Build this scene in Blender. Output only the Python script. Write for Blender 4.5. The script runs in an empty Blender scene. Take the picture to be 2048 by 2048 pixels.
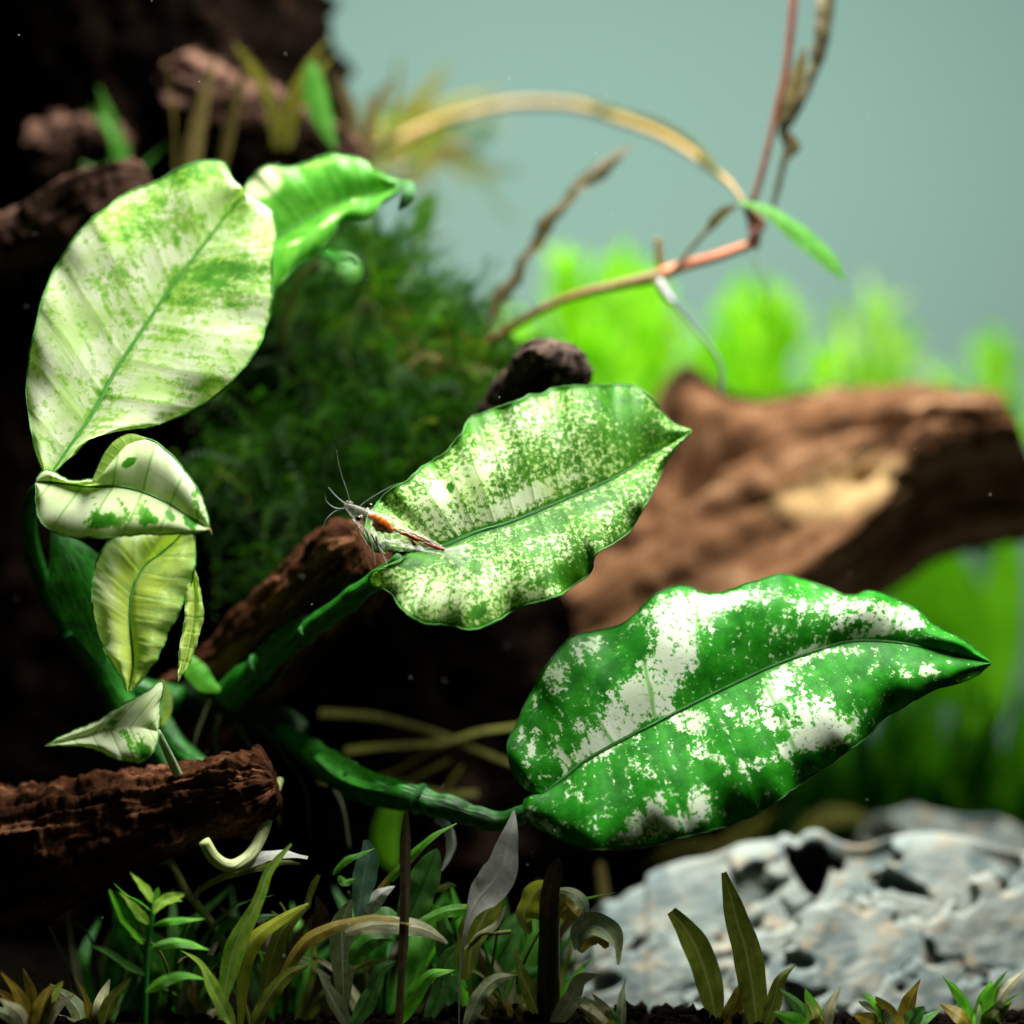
import bpy, math, random
import numpy as np
from mathutils import Vector, noise as mnoise

# ------------------------------------------------------------------ camera, world, lamps (metres; builders work in centimetres)
SC = bpy.context.scene
COL = SC.collection
CM = 0.01
CAM_D = 40.0                       # centimetres from the lens to the shrimp and leaves
cam_data = bpy.data.cameras.new('camera')
cam = bpy.data.objects.new('camera', cam_data)
COL.objects.link(cam)
cam.location = (0, -CAM_D * CM, 0)
cam.rotation_euler = (math.radians(90), 0, 0)
cam_data.sensor_width = 36.0
cam_data.lens = 36.0 * CAM_D / 20.48
cam_data.clip_start = 0.02
cam_data.clip_end = 20
cam_data.dof.use_dof = True
cam_data.dof.focus_distance = 39.4 * CM
cam_data.dof.aperture_fstop = 5.0
SC.camera = cam

world = bpy.data.worlds.new('World')
SC.world = world
world.use_nodes = True
bg = world.node_tree.nodes['Background']
bg.inputs[0].default_value = (0.55, 0.85, 0.8, 1)
bg.inputs[1].default_value = 0.006

def area_lamp(name, loc, target, sx, sy, power, col):
    ld = bpy.data.lights.new(name, 'AREA')
    ld.shape = 'RECTANGLE'; ld.size = sx * CM; ld.size_y = sy * CM
    ld.energy = power; ld.color = col
    o = bpy.data.objects.new(name, ld); COL.objects.link(o)
    o.location = Vector(loc) * CM
    o.rotation_euler = (Vector(target) - Vector(loc)).to_track_quat('-Z', 'Y').to_euler()
    return o
# the tank's lamp hangs over the plants; an added light further back brightens the rear pane and bushes
area_lamp('tank_lamp', (5, 3.0, 33), (3, 1.5, 0), 30, 9, 7.0, (1.0, 0.98, 0.92))
area_lamp('added_rear_light', (6, 20, 36), (6, 48, 0), 70, 8, 2.3, (0.92, 1.0, 0.97))

SC.view_settings.view_transform = 'Standard'
SC.view_settings.look = 'None'
SC.view_settings.exposure = 0.0
SC.view_settings.gamma = 1.0
SC.cycles.use_denoising = True
SC.cycles.max_bounces = 8
SC.cycles.transparent_max_bounces = 12
SC.cycles.sample_clamp_indirect = 4.0

# ------------------------------------------------------------------ helpers
random.seed(7); RNG = np.random.default_rng(7)

def at(px, py, d):
    """a point d cm from the lens, seen at (px, py) of the 2048 px photograph, in cm"""
    k = d / CAM_D * 0.01
    return np.array([(px - 1024) * k, d - CAM_D, (1024 - py) * k])

def at_arr(p):
    p = np.asarray(p, float); k = p[..., 2] / CAM_D * 0.01
    return np.stack([(p[..., 0] - 1024) * k, p[..., 2] - CAM_D, (1024 - p[..., 1]) * k], -1)

ROOT = {}
def root_loc(o):
    while o.parent: o = o.parent
    return np.array(o.location) / CM

def tag(o, label=None, cat=None, group=None, kind=None):
    if label: o['label'] = label
    if cat: o['category'] = cat
    if group: o['group'] = group
    if kind: o['kind'] = kind
    return o

def thing(name, loc_cm, label, cat, group=None):
    o = bpy.data.objects.new(name, None); COL.objects.link(o)
    o.empty_display_size = 0.005
    o.location = Vector(loc_cm) * CM
    return tag(o, label, cat, group)

def mk(name, v, f, mat, parent=None, smooth=True, uv=None, attrs=None, origin=None):
    """one mesh object from vertices in cm; local to its top-level thing"""
    v = np.asarray(v, float)
    if parent is not None: base = root_loc(parent)
    elif origin is not None: base = np.asarray(origin, float)
    else: base = v.mean(0)
    me = bpy.data.meshes.new(name)
    f = np.asarray(f) if not isinstance(f, list) else f
    if isinstance(f, np.ndarray):
        n, k = f.shape
        me.vertices.add(len(v)); me.vertices.foreach_set('co', ((v - base) * CM).ravel())
        me.loops.add(n * k); me.loops.foreach_set('vertex_index', f.ravel().astype(np.int32))
        me.polygons.add(n)
        me.polygons.foreach_set('loop_start', np.arange(0, n * k, k, dtype=np.int32))
        me.polygons.foreach_set('loop_total', np.full(n, k, dtype=np.int32))
        li = f.ravel()
    else:
        me.from_pydata([tuple(p) for p in (v - base) * CM], [], f)
        li = np.array([i for q in f for i in q])
    if uv is not None:
        u = me.uv_layers.new(name='UVMap')
        u.data.foreach_set('uv', np.asarray(uv, float)[li].astype(np.float32).ravel())
    if attrs:
        for k2, a in attrs.items():
            at_ = me.attributes.new(k2, 'FLOAT', 'POINT')
            at_.data.foreach_set('value', np.asarray(a, np.float32))
    me.update(calc_edges=True); me.validate()
    if smooth: me.polygons.foreach_set('use_smooth', np.ones(len(me.polygons), bool))
    if mat: me.materials.append(mat)
    o = bpy.data.objects.new(name, me); COL.objects.link(o)
    if parent is not None: o.parent = parent
    else: o.location = Vector(base) * CM
    return o

def spl(pts, n, dims=None):
    """Catmull-Rom through the points, n samples evenly along its length"""
    p = np.asarray(pts, float)
    if len(p) == 2:
        t = np.linspace(0, 1, n)[:, None]; return p[0] * (1 - t) + p[1] * t
    q = np.vstack([2 * p[0] - p[1], p, 2 * p[-1] - p[-2]])
    out = []
    for i in range(1, len(q) - 2):
        t = np.linspace(0, 1, 24, endpoint=False)[:, None]
        a, b, c, d = q[i - 1], q[i], q[i + 1], q[i + 2]
        out.append(0.5 * (2 * b + (c - a) * t + (2 * a - 5 * b + 4 * c - d) * t ** 2 + (3 * b - a - 3 * c + d) * t ** 3))
    out = np.vstack(out + [p[-1:]])
    k = dims or 2
    L = np.r_[0, np.cumsum(np.linalg.norm(np.diff(out[:, :k], axis=0), axis=1) + 1e-9)]
    s = np.linspace(0, L[-1], n)
    return np.stack([np.interp(s, L, out[:, j]) for j in range(p.shape[1])], 1)

def grid_faces(nu, nv, wrap=False):
    i = np.arange(nu - 1)[:, None]; j = np.arange(nv if wrap else nv - 1)[None, :]
    j2 = (j + 1) % nv
    return np.stack([i * nv + j, i * nv + j2, (i + 1) * nv + j2, (i + 1) * nv + j], -1).reshape(-1, 4)

def frames(c):
    t = np.gradient(c, axis=0); t /= np.linalg.norm(t, axis=1)[:, None] + 1e-12
    up = np.array([0.0, 1.0, 0.0]); s = np.cross(t, up); l = np.linalg.norm(s, axis=1)
    s[l < 1e-3] = [1, 0, 0]; s /= np.linalg.norm(s, axis=1)[:, None]
    return t, s, np.cross(s, t)

def tube_geo(c, r, seg=10, flat=1.0, cap=True):
    """tube along centreline c (cm) with radii r"""
    n = len(c); r = np.interp(np.linspace(0, 1, n), np.linspace(0, 1, len(np.atleast_1d(r))), np.atleast_1d(r))
    t, s, nrm = frames(c)
    a = np.linspace(0, 2 * math.pi, seg, endpoint=False)
    v = c[:, None] + r[:, None, None] * (np.cos(a)[None, :, None] * s[:, None] + flat * np.sin(a)[None, :, None] * nrm[:, None])
    v = v.reshape(-1, 3); f = grid_faces(n, seg, True)
    u = np.repeat(np.linspace(0, 1, n), seg); w = np.tile(a / (2 * math.pi), n)
    fl = f.tolist()
    if cap:
        v = np.vstack([v, c[:1], c[-1:]]); b = n * seg
        u = np.r_[u, 0, 1]; w = np.r_[w, .5, .5]
        fl += [[b, (j + 1) % seg, j] for j in range(seg)]
        fl += [[b + 1, (n - 1) * seg + j, (n - 1) * seg + (j + 1) % seg] for j in range(seg)]
    return v, fl, np.stack([u, w], 1)

def tube(name, pts, r_px, mat, parent=None, n=40, seg=10, flat=1.0, bumpy=0.0):
    """pts: (px, py, d) list; r_px radii in photo pixels at 40 cm"""
    c = at_arr(spl(pts, n))
    r = np.atleast_1d(r_px).astype(float) * 0.01
    v, f, uv = tube_geo(c, r, seg, flat)
    if bumpy:
        off = np.array([mnoise.noise(Vector(p * 3.0)) for p in v])
        ctr = np.vstack([np.repeat(c, seg, 0), c[:1], c[-1:]])
        v = v + (v - ctr) * off[:, None] * bumpy
    return mk(name, v, f, mat, parent, uv=uv)

PROF = {
    'lance': lambda u: np.sin(np.pi * np.clip(u, 0, 1) ** 0.75) ** 0.8 * 0.98 + 0.02,
    'strap': lambda u: np.clip(np.minimum(u / 0.12, 1) ** 0.5 * 0.6 + 0.4, 0, 1) * np.clip((1 - u) / 0.12, 0, 1) ** 0.55 + 0.01,
    'oval': lambda u: np.clip(np.sin(np.pi * (0.12 + 0.88 * u)), 0, 1) ** 0.65 + 0.01,
    'base': lambda u: np.clip(1 - u, 0, 1) ** 0.8 * np.clip(u / 0.06, 0.4, 1) + 0.02,
    'even': lambda u: 1 - 0.35 * u,
}
def ribbon_geo(c, w, prof='lance', roll=0.0, fold=0.25, wave=0.0, nv=7, seed=0, curl=0.0):
    """a leaf blade along centreline c (cm), half width w (cm)"""
    n = len(c); u = np.linspace(0, 1, n)
    hw = PROF[prof](u) * w if not isinstance(w, (list, tuple, np.ndarray)) else np.interp(u, np.linspace(0, 1, len(w)), w)
    t, s, nrm = frames(c)
    ro = np.radians(np.interp(u, np.linspace(0, 1, len(np.atleast_1d(roll))), np.atleast_1d(roll)))[:, None]
    s2 = s * np.cos(ro) + nrm * np.sin(ro); n2 = np.cross(s2, t)
    q = np.linspace(-1, 1, nv)
    ph = seed * 1.7
    bend = fold * np.abs(q)[None, :] + curl * q[None, :] ** 2
    wv = wave * np.sin(u[:, None] * 19 + ph + q[None, :] * 1.5) * np.abs(q)[None, :]
    v = c[:, None] + s2[:, None] * (hw[:, None] * q[None, :])[..., None] + n2[:, None] * (hw[:, None] * (bend + wv))[..., None]
    uv = np.stack([np.repeat(u, nv), np.tile(q * .5 + .5, n)], 1)
    return v.reshape(-1, 3), grid_faces(n, nv), uv

def blade(name, pts, half_px, mat, parent, prof='lance', roll=25.0, fold=0.25, wave=0.05, n=28, nv=7, seed=0, curl=0.0):
    """a thin leaf with a thickened midrib line and rolled edge, closed underneath by a second skin"""
    c = at_arr(spl(pts, n))
    w = np.asarray(half_px, float) * 0.01
    v, f, uv = ribbon_geo(c, w if np.ndim(w) else float(w), prof, roll, fold, wave, nv, seed, curl)
    return mk(name, v, f, mat, parent, uv=uv)

# ------------------------------------------------------------------ materials
def newmat(name):
    m = bpy.data.materials.new(name); m.use_nodes = True
    nt = m.node_tree; nt.nodes.clear()
    return m, nt, nt.nodes, nt.links

def N(nt, typ, **kw):
    n = nt.nodes.new(typ)
    for k, x in kw.items():
        if k == 'inp':
            for kk, vv in x.items(): n.inputs[kk].default_value = vv
        else: setattr(n, k, x)
    return n

def math_(nt, op, a, b=None, c=None, clamp=False):
    n = nt.nodes.new('ShaderNodeMath'); n.operation = op; n.use_clamp = clamp
    for i, x in enumerate((a, b, c)):
        if x is None: continue
        if isinstance(x, (int, float)): n.inputs[i].default_value = x
        else: nt.links.new(x, n.inputs[i])
    return n.outputs[0]

def mix_(nt, fac, a, b, blend='MIX'):
    n = nt.nodes.new('ShaderNodeMix'); n.data_type = 'RGBA'; n.blend_type = blend
    for i, x in ((0, fac), (6, a), (7, b)):
        if isinstance(x, (int, float)): n.inputs[i].default_value = x
        elif isinstance(x, tuple): n.inputs[i].default_value = (*x, 1) if len(x) == 3 else x
        else: nt.links.new(x, n.inputs[i])
    return n.outputs[2]

def smooth_(nt, x, lo, hi, a=0.0, b=1.0):
    n = nt.nodes.new('ShaderNodeMapRange'); n.interpolation_type = 'SMOOTHSTEP'
    nt.links.new(x, n.inputs[0])
    for i, q in ((1, lo), (2, hi), (3, a), (4, b)): n.inputs[i].default_value = q
    return n.outputs[0]

def noise_(nt, vec, scale, detail=3.0, rough=0.55, dist=0.0):
    n = nt.nodes.new('ShaderNodeTexNoise'); n.inputs['Scale'].default_value = scale
    n.inputs['Detail'].default_value = detail; n.inputs['Roughness'].default_value = rough
    n.inputs['Distortion'].default_value = dist
    if vec is not None: nt.links.new(vec, n.inputs['Vector'])
    return n.outputs['Fac']

def cm_coords(nt, sx=1.0, sy=1.0, sz=1.0):
    tc = nt.nodes.new('ShaderNodeTexCoord'); mp = nt.nodes.new('ShaderNodeMapping')
    mp.inputs['Scale'].default_value = (100 * sx, 100 * sy, 100 * sz)
    nt.links.new(tc.outputs['Object'], mp.inputs['Vector'])
    return mp.outputs[0]

def uv_coords(nt, su=1.0, sv=1.0):
    tc = nt.nodes.new('ShaderNodeTexCoord'); mp = nt.nodes.new('ShaderNodeMapping')
    mp.inputs['Scale'].default_value = (su, sv, 1)
    nt.links.new(tc.outputs['UV'], mp.inputs['Vector'])
    return mp.outputs[0]

def leaf_shader(nt, col, height, rough, trans, spec=0.4, bump=0.5, dist=0.0004, tcol=None):
    """reflecting and light-passing blade"""
    L = nt.links
    out = nt.nodes.new('ShaderNodeOutputMaterial')
    pr = nt.nodes.new('ShaderNodeBsdfPrincipled')
    pr.inputs['Roughness'].default_value = rough
    pr.inputs['Specular IOR Level'].default_value = spec
    L.new(col, pr.inputs['Base Color'])
    tr = nt.nodes.new('ShaderNodeBsdfTranslucent')
    L.new(tcol if tcol is not None else col, tr.inputs['Color'])
    if height is not None:
        b = nt.nodes.new('ShaderNodeBump'); b.inputs['Strength'].default_value = bump; b.inputs['Distance'].default_value = dist
        L.new(height, b.inputs['Height']); L.new(b.outputs[0], pr.inputs['Normal'])
    mx = nt.nodes.new('ShaderNodeMixShader'); mx.inputs[0].default_value = trans
    L.new(pr.outputs[0], mx.inputs[1]); L.new(tr.outputs[0], mx.inputs[2]); L.new(mx.outputs[0], out.inputs[0])

def variegated(name, g1, g2, pale1, pale2, speck=9.0, k_speck=0.9, k_streak=0.5, streak=(7, 60), edge=0.09, veins=13,
               rough=0.5, trans=0.35, spec=0.12, vein_dark=0.5, tmul=(0.85, 1.0, 0.35), half_k=0.6, relief=0.35):
    m, nt, nd, L = newmat(name)
    oc = cm_coords(nt)
    a = nd.new('ShaderNodeAttribute'); a.attribute_name = 'pale'
    n1 = noise_(nt, oc, speck, 5.0, 0.68, 0.25)
    n2 = noise_(nt, uv_coords(nt, streak[1], streak[0]), 1.0, 3.0, 0.55, 0.3)
    n3 = noise_(nt, oc, 1.1, 3.0, 0.5)
    x = math_(nt, 'ADD', a.outputs['Fac'], math_(nt, 'MULTIPLY', math_(nt, 'SUBTRACT', n1, 0.5), k_speck))
    x = math_(nt, 'ADD', x, math_(nt, 'MULTIPLY', math_(nt, 'SUBTRACT', n2, 0.5), k_streak))
    # lateral veins run along lines of constant u
    uvn = nd.new('ShaderNodeTexCoord'); sp = nd.new('ShaderNodeSeparateXYZ'); L.new(uvn.outputs['UV'], sp.inputs[0])
    vv = math_(nt, 'MULTIPLY', math_(nt, 'ABSOLUTE', math_(nt, 'SUBTRACT', sp.outputs[1], 0.5)), 2.0)
    wob = math_(nt, 'MULTIPLY', math_(nt, 'SUBTRACT', n3, 0.5), 0.25)
    ph = math_(nt, 'FRACT', math_(nt, 'ADD', math_(nt, 'MULTIPLY', sp.outputs[0], float(veins)), wob))
    tri = math_(nt, 'ABSOLUTE', math_(nt, 'SUBTRACT', ph, 0.5))
    vein = smooth_(nt, tri, 0.06, 0.0)
    fade = smooth_(nt, vv, 1.0, 0.55)
    vein = math_(nt, 'MULTIPLY', vein, fade)
    mask = smooth_(nt, x, 0.5 - edge, 0.5 + edge)
    mask = math_(nt, 'SUBTRACT', mask, math_(nt, 'MULTIPLY', vein, vein_dark), clamp=True)
    gn = noise_(nt, oc, 2.2, 4.0, 0.6)
    dots = noise_(nt, oc, 16.0, 2.0, 0.5)
    green = mix_(nt, smooth_(nt, gn, 0.3, 0.7), g1, g2)
    green = mix_(nt, smooth_(nt, dots, 0.62, 0.72, 0.0, 0.45), green, tuple(c * 0.45 for c in g1))
    pale = mix_(nt, smooth_(nt, n3, 0.35, 0.65), pale1, pale2)
    # a half-pigmented light green layer spreads further than the pale one and follows the veins
    n4 = noise_(nt, oc, speck * 0.45, 5.0, 0.65, 0.4)
    x2 = math_(nt, 'ADD', math_(nt, 'ADD', a.outputs['Fac'], math_(nt, 'MULTIPLY', math_(nt, 'SUBTRACT', n4, 0.5), 1.3)), math_(nt, 'MULTIPLY', math_(nt, 'SUBTRACT', n2, 0.5), k_streak * 0.8))
    half = smooth_(nt, x2, 0.18, 0.58)
    green = mix_(nt, math_(nt, 'MULTIPLY', half, half_k), green, tuple(0.62 * g + 0.38 * p * f for g, p, f in zip(g2, pale1, (0.35, 0.85, 0.25))))
    stain = noise_(nt, oc, 3.3, 5.0, 0.7)
    pale = mix_(nt, smooth_(nt, stain, 0.5, 0.75, 0, 0.55), pale, tuple(p * q for p, q in zip(pale1, (0.72, 0.88, 0.5))))
    # thin yellow-green seam between green and pale
    seam = math_(nt, 'MULTIPLY', mask, math_(nt, 'SUBTRACT', 1.0, mask))
    col = mix_(nt, mask, green, pale)
    col = mix_(nt, math_(nt, 'MULTIPLY', seam, 2.4), col, (g2[0] * 1.4 + 0.07, g2[1] * 1.2 + 0.10, 0.02))
    tcol = mix_(nt, 1.0, col, tmul, 'MULTIPLY')
    h = math_(nt, 'ADD', math_(nt, 'MULTIPLY', smooth_(nt, tri, 0.16, 0.0), -relief), math_(nt, 'ADD', math_(nt, 'MULTIPLY', n1, 0.25), math_(nt, 'MULTIPLY', n2, 0.35)))
    leaf_shader(nt, col, h, rough, trans, spec, 0.45, 0.0004, tcol)
    return m

def simple_leaf(name, c1, c2, rough=0.45, trans=0.35, scale=5.0, rib=None, spec=0.4):
    m, nt, nd, L = newmat(name)
    oc = cm_coords(nt)
    n1 = noise_(nt, oc, scale, 4.0, 0.6); n2 = noise_(nt, uv_coords(nt, 3, 30), 1.0, 2.0, 0.5)
    f = smooth_(nt, math_(nt, 'ADD', math_(nt, 'MULTIPLY', n1, 0.7), math_(nt, 'MULTIPLY', n2, 0.3)), 0.32, 0.66)
    col = mix_(nt, f, c1, c2)
    uvn = nd.new('ShaderNodeTexCoord'); sp = nd.new('ShaderNodeSeparateXYZ'); L.new(uvn.outputs['UV'], sp.inputs[0])
    dv = math_(nt, 'ABSOLUTE', math_(nt, 'SUBTRACT', sp.outputs[1], 0.5))
    ribm = smooth_(nt, dv, 0.07, 0.02)
    if rib: col = mix_(nt, math_(nt, 'MULTIPLY', ribm, 0.75), col, rib)
    spk = noise_(nt, oc, 22.0, 2.0, 0.5)
    col = mix_(nt, smooth_(nt, spk, 0.64, 0.74, 0, 0.35), col, tuple(c * 0.4 for c in c1))
    h = math_(nt, 'ADD', math_(nt, 'MULTIPLY', n1, 0.4), math_(nt, 'ADD', n2, math_(nt, 'MULTIPLY', ribm, -0.6)))
    leaf_shader(nt, col, h, rough, trans, spec, 0.4, 0.0005)
    return m

def stem_mat(name, c1, c2, rough=0.4, su=30.0, sv=4.0, sss=0.0, spec=0.4):
    m, nt, nd, L = newmat(name)
    n1 = noise_(nt, uv_coords(nt, su * 0.2, sv * 4), 1.0, 4.0, 0.6); n2 = noise_(nt, cm_coords(nt), 4.0, 4.0, 0.6)
    f = smooth_(nt, math_(nt, 'ADD', math_(nt, 'MULTIPLY', n1, 0.5), math_(nt, 'MULTIPLY', n2, 0.5)), 0.36, 0.62)
    col = mix_(nt, f, c1, c2)
    out = nd.new('ShaderNodeOutputMaterial'); pr = nd.new('ShaderNodeBsdfPrincipled')
    pr.inputs['Roughness'].default_value = rough; pr.inputs['Specular IOR Level'].default_value = spec
    L.new(col, pr.inputs['Base Color'])
    if sss:
        pr.inputs['Subsurface Weight'].default_value = sss; pr.inputs['Subsurface Radius'].default_value = (1, 1, 0.4); pr.inputs['Subsurface Scale'].default_value = 0.0015
    b = nd.new('ShaderNodeBump'); b.inputs['Strength'].default_value = 0.7; b.inputs['Distance'].default_value = 0.001
    L.new(n1, b.inputs['Height']); L.new(b.outputs[0], pr.inputs['Normal'])
    L.new(pr.outputs[0], out.inputs[0])
    return m

def wood_mat(name, dark, mid, light, gu=3.0, gv=40.0, bump=0.8, dist=0.0015, cream=None):
    m, nt, nd, L = newmat(name)
    g = noise_(nt, uv_coords(nt, gu, gv), 1.0, 6.0, 0.62, 0.6)
    p = noise_(nt, cm_coords(nt), 1.3, 5.0, 0.6)
    fine = noise_(nt, cm_coords(nt), 11.0, 5.0, 0.7)
    x = math_(nt, 'ADD', math_(nt, 'MULTIPLY', g, 0.70), math_(nt, 'MULTIPLY', p, 0.30))
    col = mix_(nt, smooth_(nt, x, 0.40, 0.50), dark, mid)
    col = mix_(nt, smooth_(nt, x, 0.50, 0.62), col, light)
    col = mix_(nt, smooth_(nt, fine, 0.58, 0.75, 0, 0.6), col, tuple(c * 0.4 for c in dark))
    if cream:
        a = nd.new('ShaderNodeAttribute'); a.attribute_name = 'pale'
        cm_ = math_(nt, 'ADD', a.outputs['Fac'], math_(nt, 'MULTIPLY', math_(nt, 'SUBTRACT', g, 0.5), 0.7))
        col = mix_(nt, smooth_(nt, cm_, 0.15, 0.95), col, cream)
    out = nd.new('ShaderNodeOutputMaterial'); pr = nd.new('ShaderNodeBsdfPrincipled')
    pr.inputs['Roughness'].default_value = 0.85; pr.inputs['Specular IOR Level'].default_value = 0.0
    L.new(col, pr.inputs['Base Color'])
    b = nd.new('ShaderNodeBump'); b.inputs['Strength'].default_value = bump; b.inputs['Distance'].default_value = dist
    L.new(math_(nt, 'ADD', g, math_(nt, 'MULTIPLY', fine, 0.5)), b.inputs['Height']); L.new(b.outputs[0], pr.inputs['Normal'])
    L.new(pr.outputs[0], out.inputs[0])
    return m

M = {}
M['leaf_center'] = variegated('fine_marbled_leaf', (0.018, 0.125, 0.004), (0.06, 0.25, 0.008), (0.54, 0.74, 0.28), (0.70, 0.82, 0.52),
                              speck=11.0, k_speck=2.3, k_streak=0.6, streak=(6, 90), edge=0.17, veins=15, rough=0.5, trans=0.3, spec=0.12, vein_dark=0.35, half_k=0.25, relief=0.3)
M['leaf_right'] = variegated('patchy_marbled_leaf', (0.006, 0.125, 0.004), (0.022, 0.27, 0.010), (0.58, 0.70, 0.48), (0.68, 0.76, 0.62),
                             speck=10.5, k_speck=2.3, k_streak=1.5, streak=(9, 60), edge=0.11, half_k=0.3, relief=0.45, veins=9, rough=0.45, trans=0.15, spec=0.08, vein_dark=0.45)
M['leaf_left'] = variegated('pale_marbled_leaf', (0.05, 0.26, 0.02), (0.16, 0.42, 0.05), (0.55, 0.78, 0.28), (0.84, 0.92, 0.66),
                            speck=6.5, k_speck=1.7, k_streak=1.1, streak=(6, 40), edge=0.26, veins=9, rough=0.5, trans=0.42, spec=0.1, vein_dark=0.15)
M['leaf_behind'] = variegated('soft_green_leaf', (0.05, 0.30, 0.015), (0.13, 0.44, 0.04), (0.68, 0.82, 0.42), (0.75, 0.85, 0.5),
                              speck=4.0, k_speck=0.8, k_streak=0.6, edge=0.12, veins=7, rough=0.4, trans=0.35, vein_dark=0.1)
M['leaf_hang'] = variegated('cream_leaf', (0.02, 0.20, 0.008), (0.09, 0.34, 0.02), (0.70, 0.85, 0.45), (0.80, 0.90, 0.60),
                            speck=7.0, k_speck=1.0, k_streak=0.9, streak=(4, 24), edge=0.09, veins=6, rough=0.4, trans=0.4, vein_dark=0.35)
M['leaf_yellow'] = variegated('yellow_green_leaf', (0.36, 0.54, 0.11), (0.46, 0.64, 0.18), (0.64, 0.80, 0.40), (0.74, 0.86, 0.54),
                              speck=5.0, k_speck=0.5, k_streak=0.6, streak=(4, 26), edge=0.3, veins=8, rough=0.42, trans=0.5, vein_dark=0.35, tmul=(0.85, 1.0, 0.45))
M['rib_teal'] = stem_mat('teal_green_rib', (0.015, 0.13, 0.012), (0.03, 0.22, 0.025), 0.4, spec=0.3)
M['rib_pale'] = stem_mat('pale_green_rib', (0.25, 0.48, 0.12), (0.40, 0.62, 0.25), 0.4, spec=0.3)
M['rib_green'] = stem_mat('green_rib', (0.05, 0.26, 0.03), (0.10, 0.36, 0.05), 0.4, spec=0.3)
M['petiole'] = stem_mat('green_petiole', (0.003, 0.05, 0.003), (0.018, 0.19, 0.01), 0.4, spec=0.25)
M['petiole_light'] = stem_mat('light_petiole', (0.30, 0.48, 0.22), (0.42, 0.60, 0.34), 0.4, sss=0.2)
M['rhizome'] = stem_mat('green_rhizome', (0.002, 0.010, 0.002), (0.006, 0.03, 0.004), 0.6, spec=0.15)  # near-black green: the shade under the leaves is put into the colour
# ------------------------------------------------------------------ the setting: rear pane, soil
def fbm(p, s, o=4, h=0.6):
    return mnoise.fractal(Vector((p[0] * s, p[1] * s, p[2] * s)), h, 2.0, o)

m, nt, nd, L = newmat('frosted_rear_pane')
out = nd.new('ShaderNodeOutputMaterial'); pr = nd.new('ShaderNodeBsdfPrincipled')
n_ = noise_(nt, cm_coords(nt), 0.05, 2.0, 0.5)
L.new(mix_(nt, n_, (0.150, 0.246, 0.216), (0.166, 0.262, 0.230)), pr.inputs['Base Color']); pr.inputs['Roughness'].default_value = 0.9
L.new(pr.outputs[0], out.inputs[0])
M['pane'] = m
wx, wz = np.linspace(-70, 70, 30), np.linspace(-13, 60, 20)
gx, gz = np.meshgrid(wx, wz, indexing='ij')
tag(mk('wall', np.stack([gx.ravel(), np.full(gx.size, 48.0), gz.ravel()], 1), grid_faces(30, 20), M['pane'], origin=(0, 48, -13)),
    'pale blue-grey frosted rear wall of the tank', kind='structure')

m, nt, nd, L = newmat('dark_soil')
out = nd.new('ShaderNodeOutputMaterial'); pr = nd.new('ShaderNodeBsdfPrincipled'); pr.inputs['Roughness'].default_value = 0.85; pr.inputs['Specular IOR Level'].default_value = 0.0
L.new(mix_(nt, noise_(nt, cm_coords(nt), 3.0, 5.0, 0.7), (0.002, 0.0017, 0.0013), (0.009, 0.007, 0.005)), pr.inputs['Base Color'])
L.new(pr.outputs[0], out.inputs[0]); M['soil'] = m
def ground_z(x, y):
    k = min(max((y + 1.0) / 7.0, 0), 1); k = k * k * (3 - 2 * k)
    return -10.1 - 1.3 * k + 0.15 * math.sin(x * 0.5 + 1) * math.cos(y * 0.4)
NX, NY = 110, 90
gx, gy = np.meshgrid(np.linspace(-70, 70, NX), np.linspace(-9, 48, NY), indexing='ij')
gz = np.array([ground_z(a, b) + 0.12 * fbm((a, b, 0), 1.1) for a, b in zip(gx.ravel(), gy.ravel())])
tag(mk('ground', np.stack([gx.ravel(), gy.ravel(), gz], 1), grid_faces(NX, NY), M['soil'], origin=(0, 0, -10)), 'dark aquarium soil bed', kind='structure')

# loose soil grains over the near bed
import bmesh
bm = bmesh.new(); bmesh.ops.create_icosphere(bm, subdivisions=1, radius=1)
ico_v = np.array([v.co[:] for v in bm.verts]); ico_f = np.array([[v.index for v in f.verts] for f in bm.faces]); bm.free()
NG = 4200
gx = RNG.uniform(-14, 14, NG); gy = RNG.uniform(-6, 16, NG)
vs, fs = [], []
for i in range(NG):
    r = RNG.uniform(0.07, 0.17)
    sc = RNG.uniform(0.7, 1.2, 3) * r
    jit = 1 + 0.18 * RNG.standard_normal((len(ico_v), 1))
    vs.append(ico_v * jit * sc + [gx[i], gy[i], ground_z(gx[i], gy[i]) + r * 0.4]); fs.append(ico_f + i * len(ico_v))
tag(mk('soil_grains', np.vstack(vs), np.vstack(fs), M['soil'], origin=(0, 0, -10)), 'dark round soil grains on the tank bed', kind='stuff')

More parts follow.
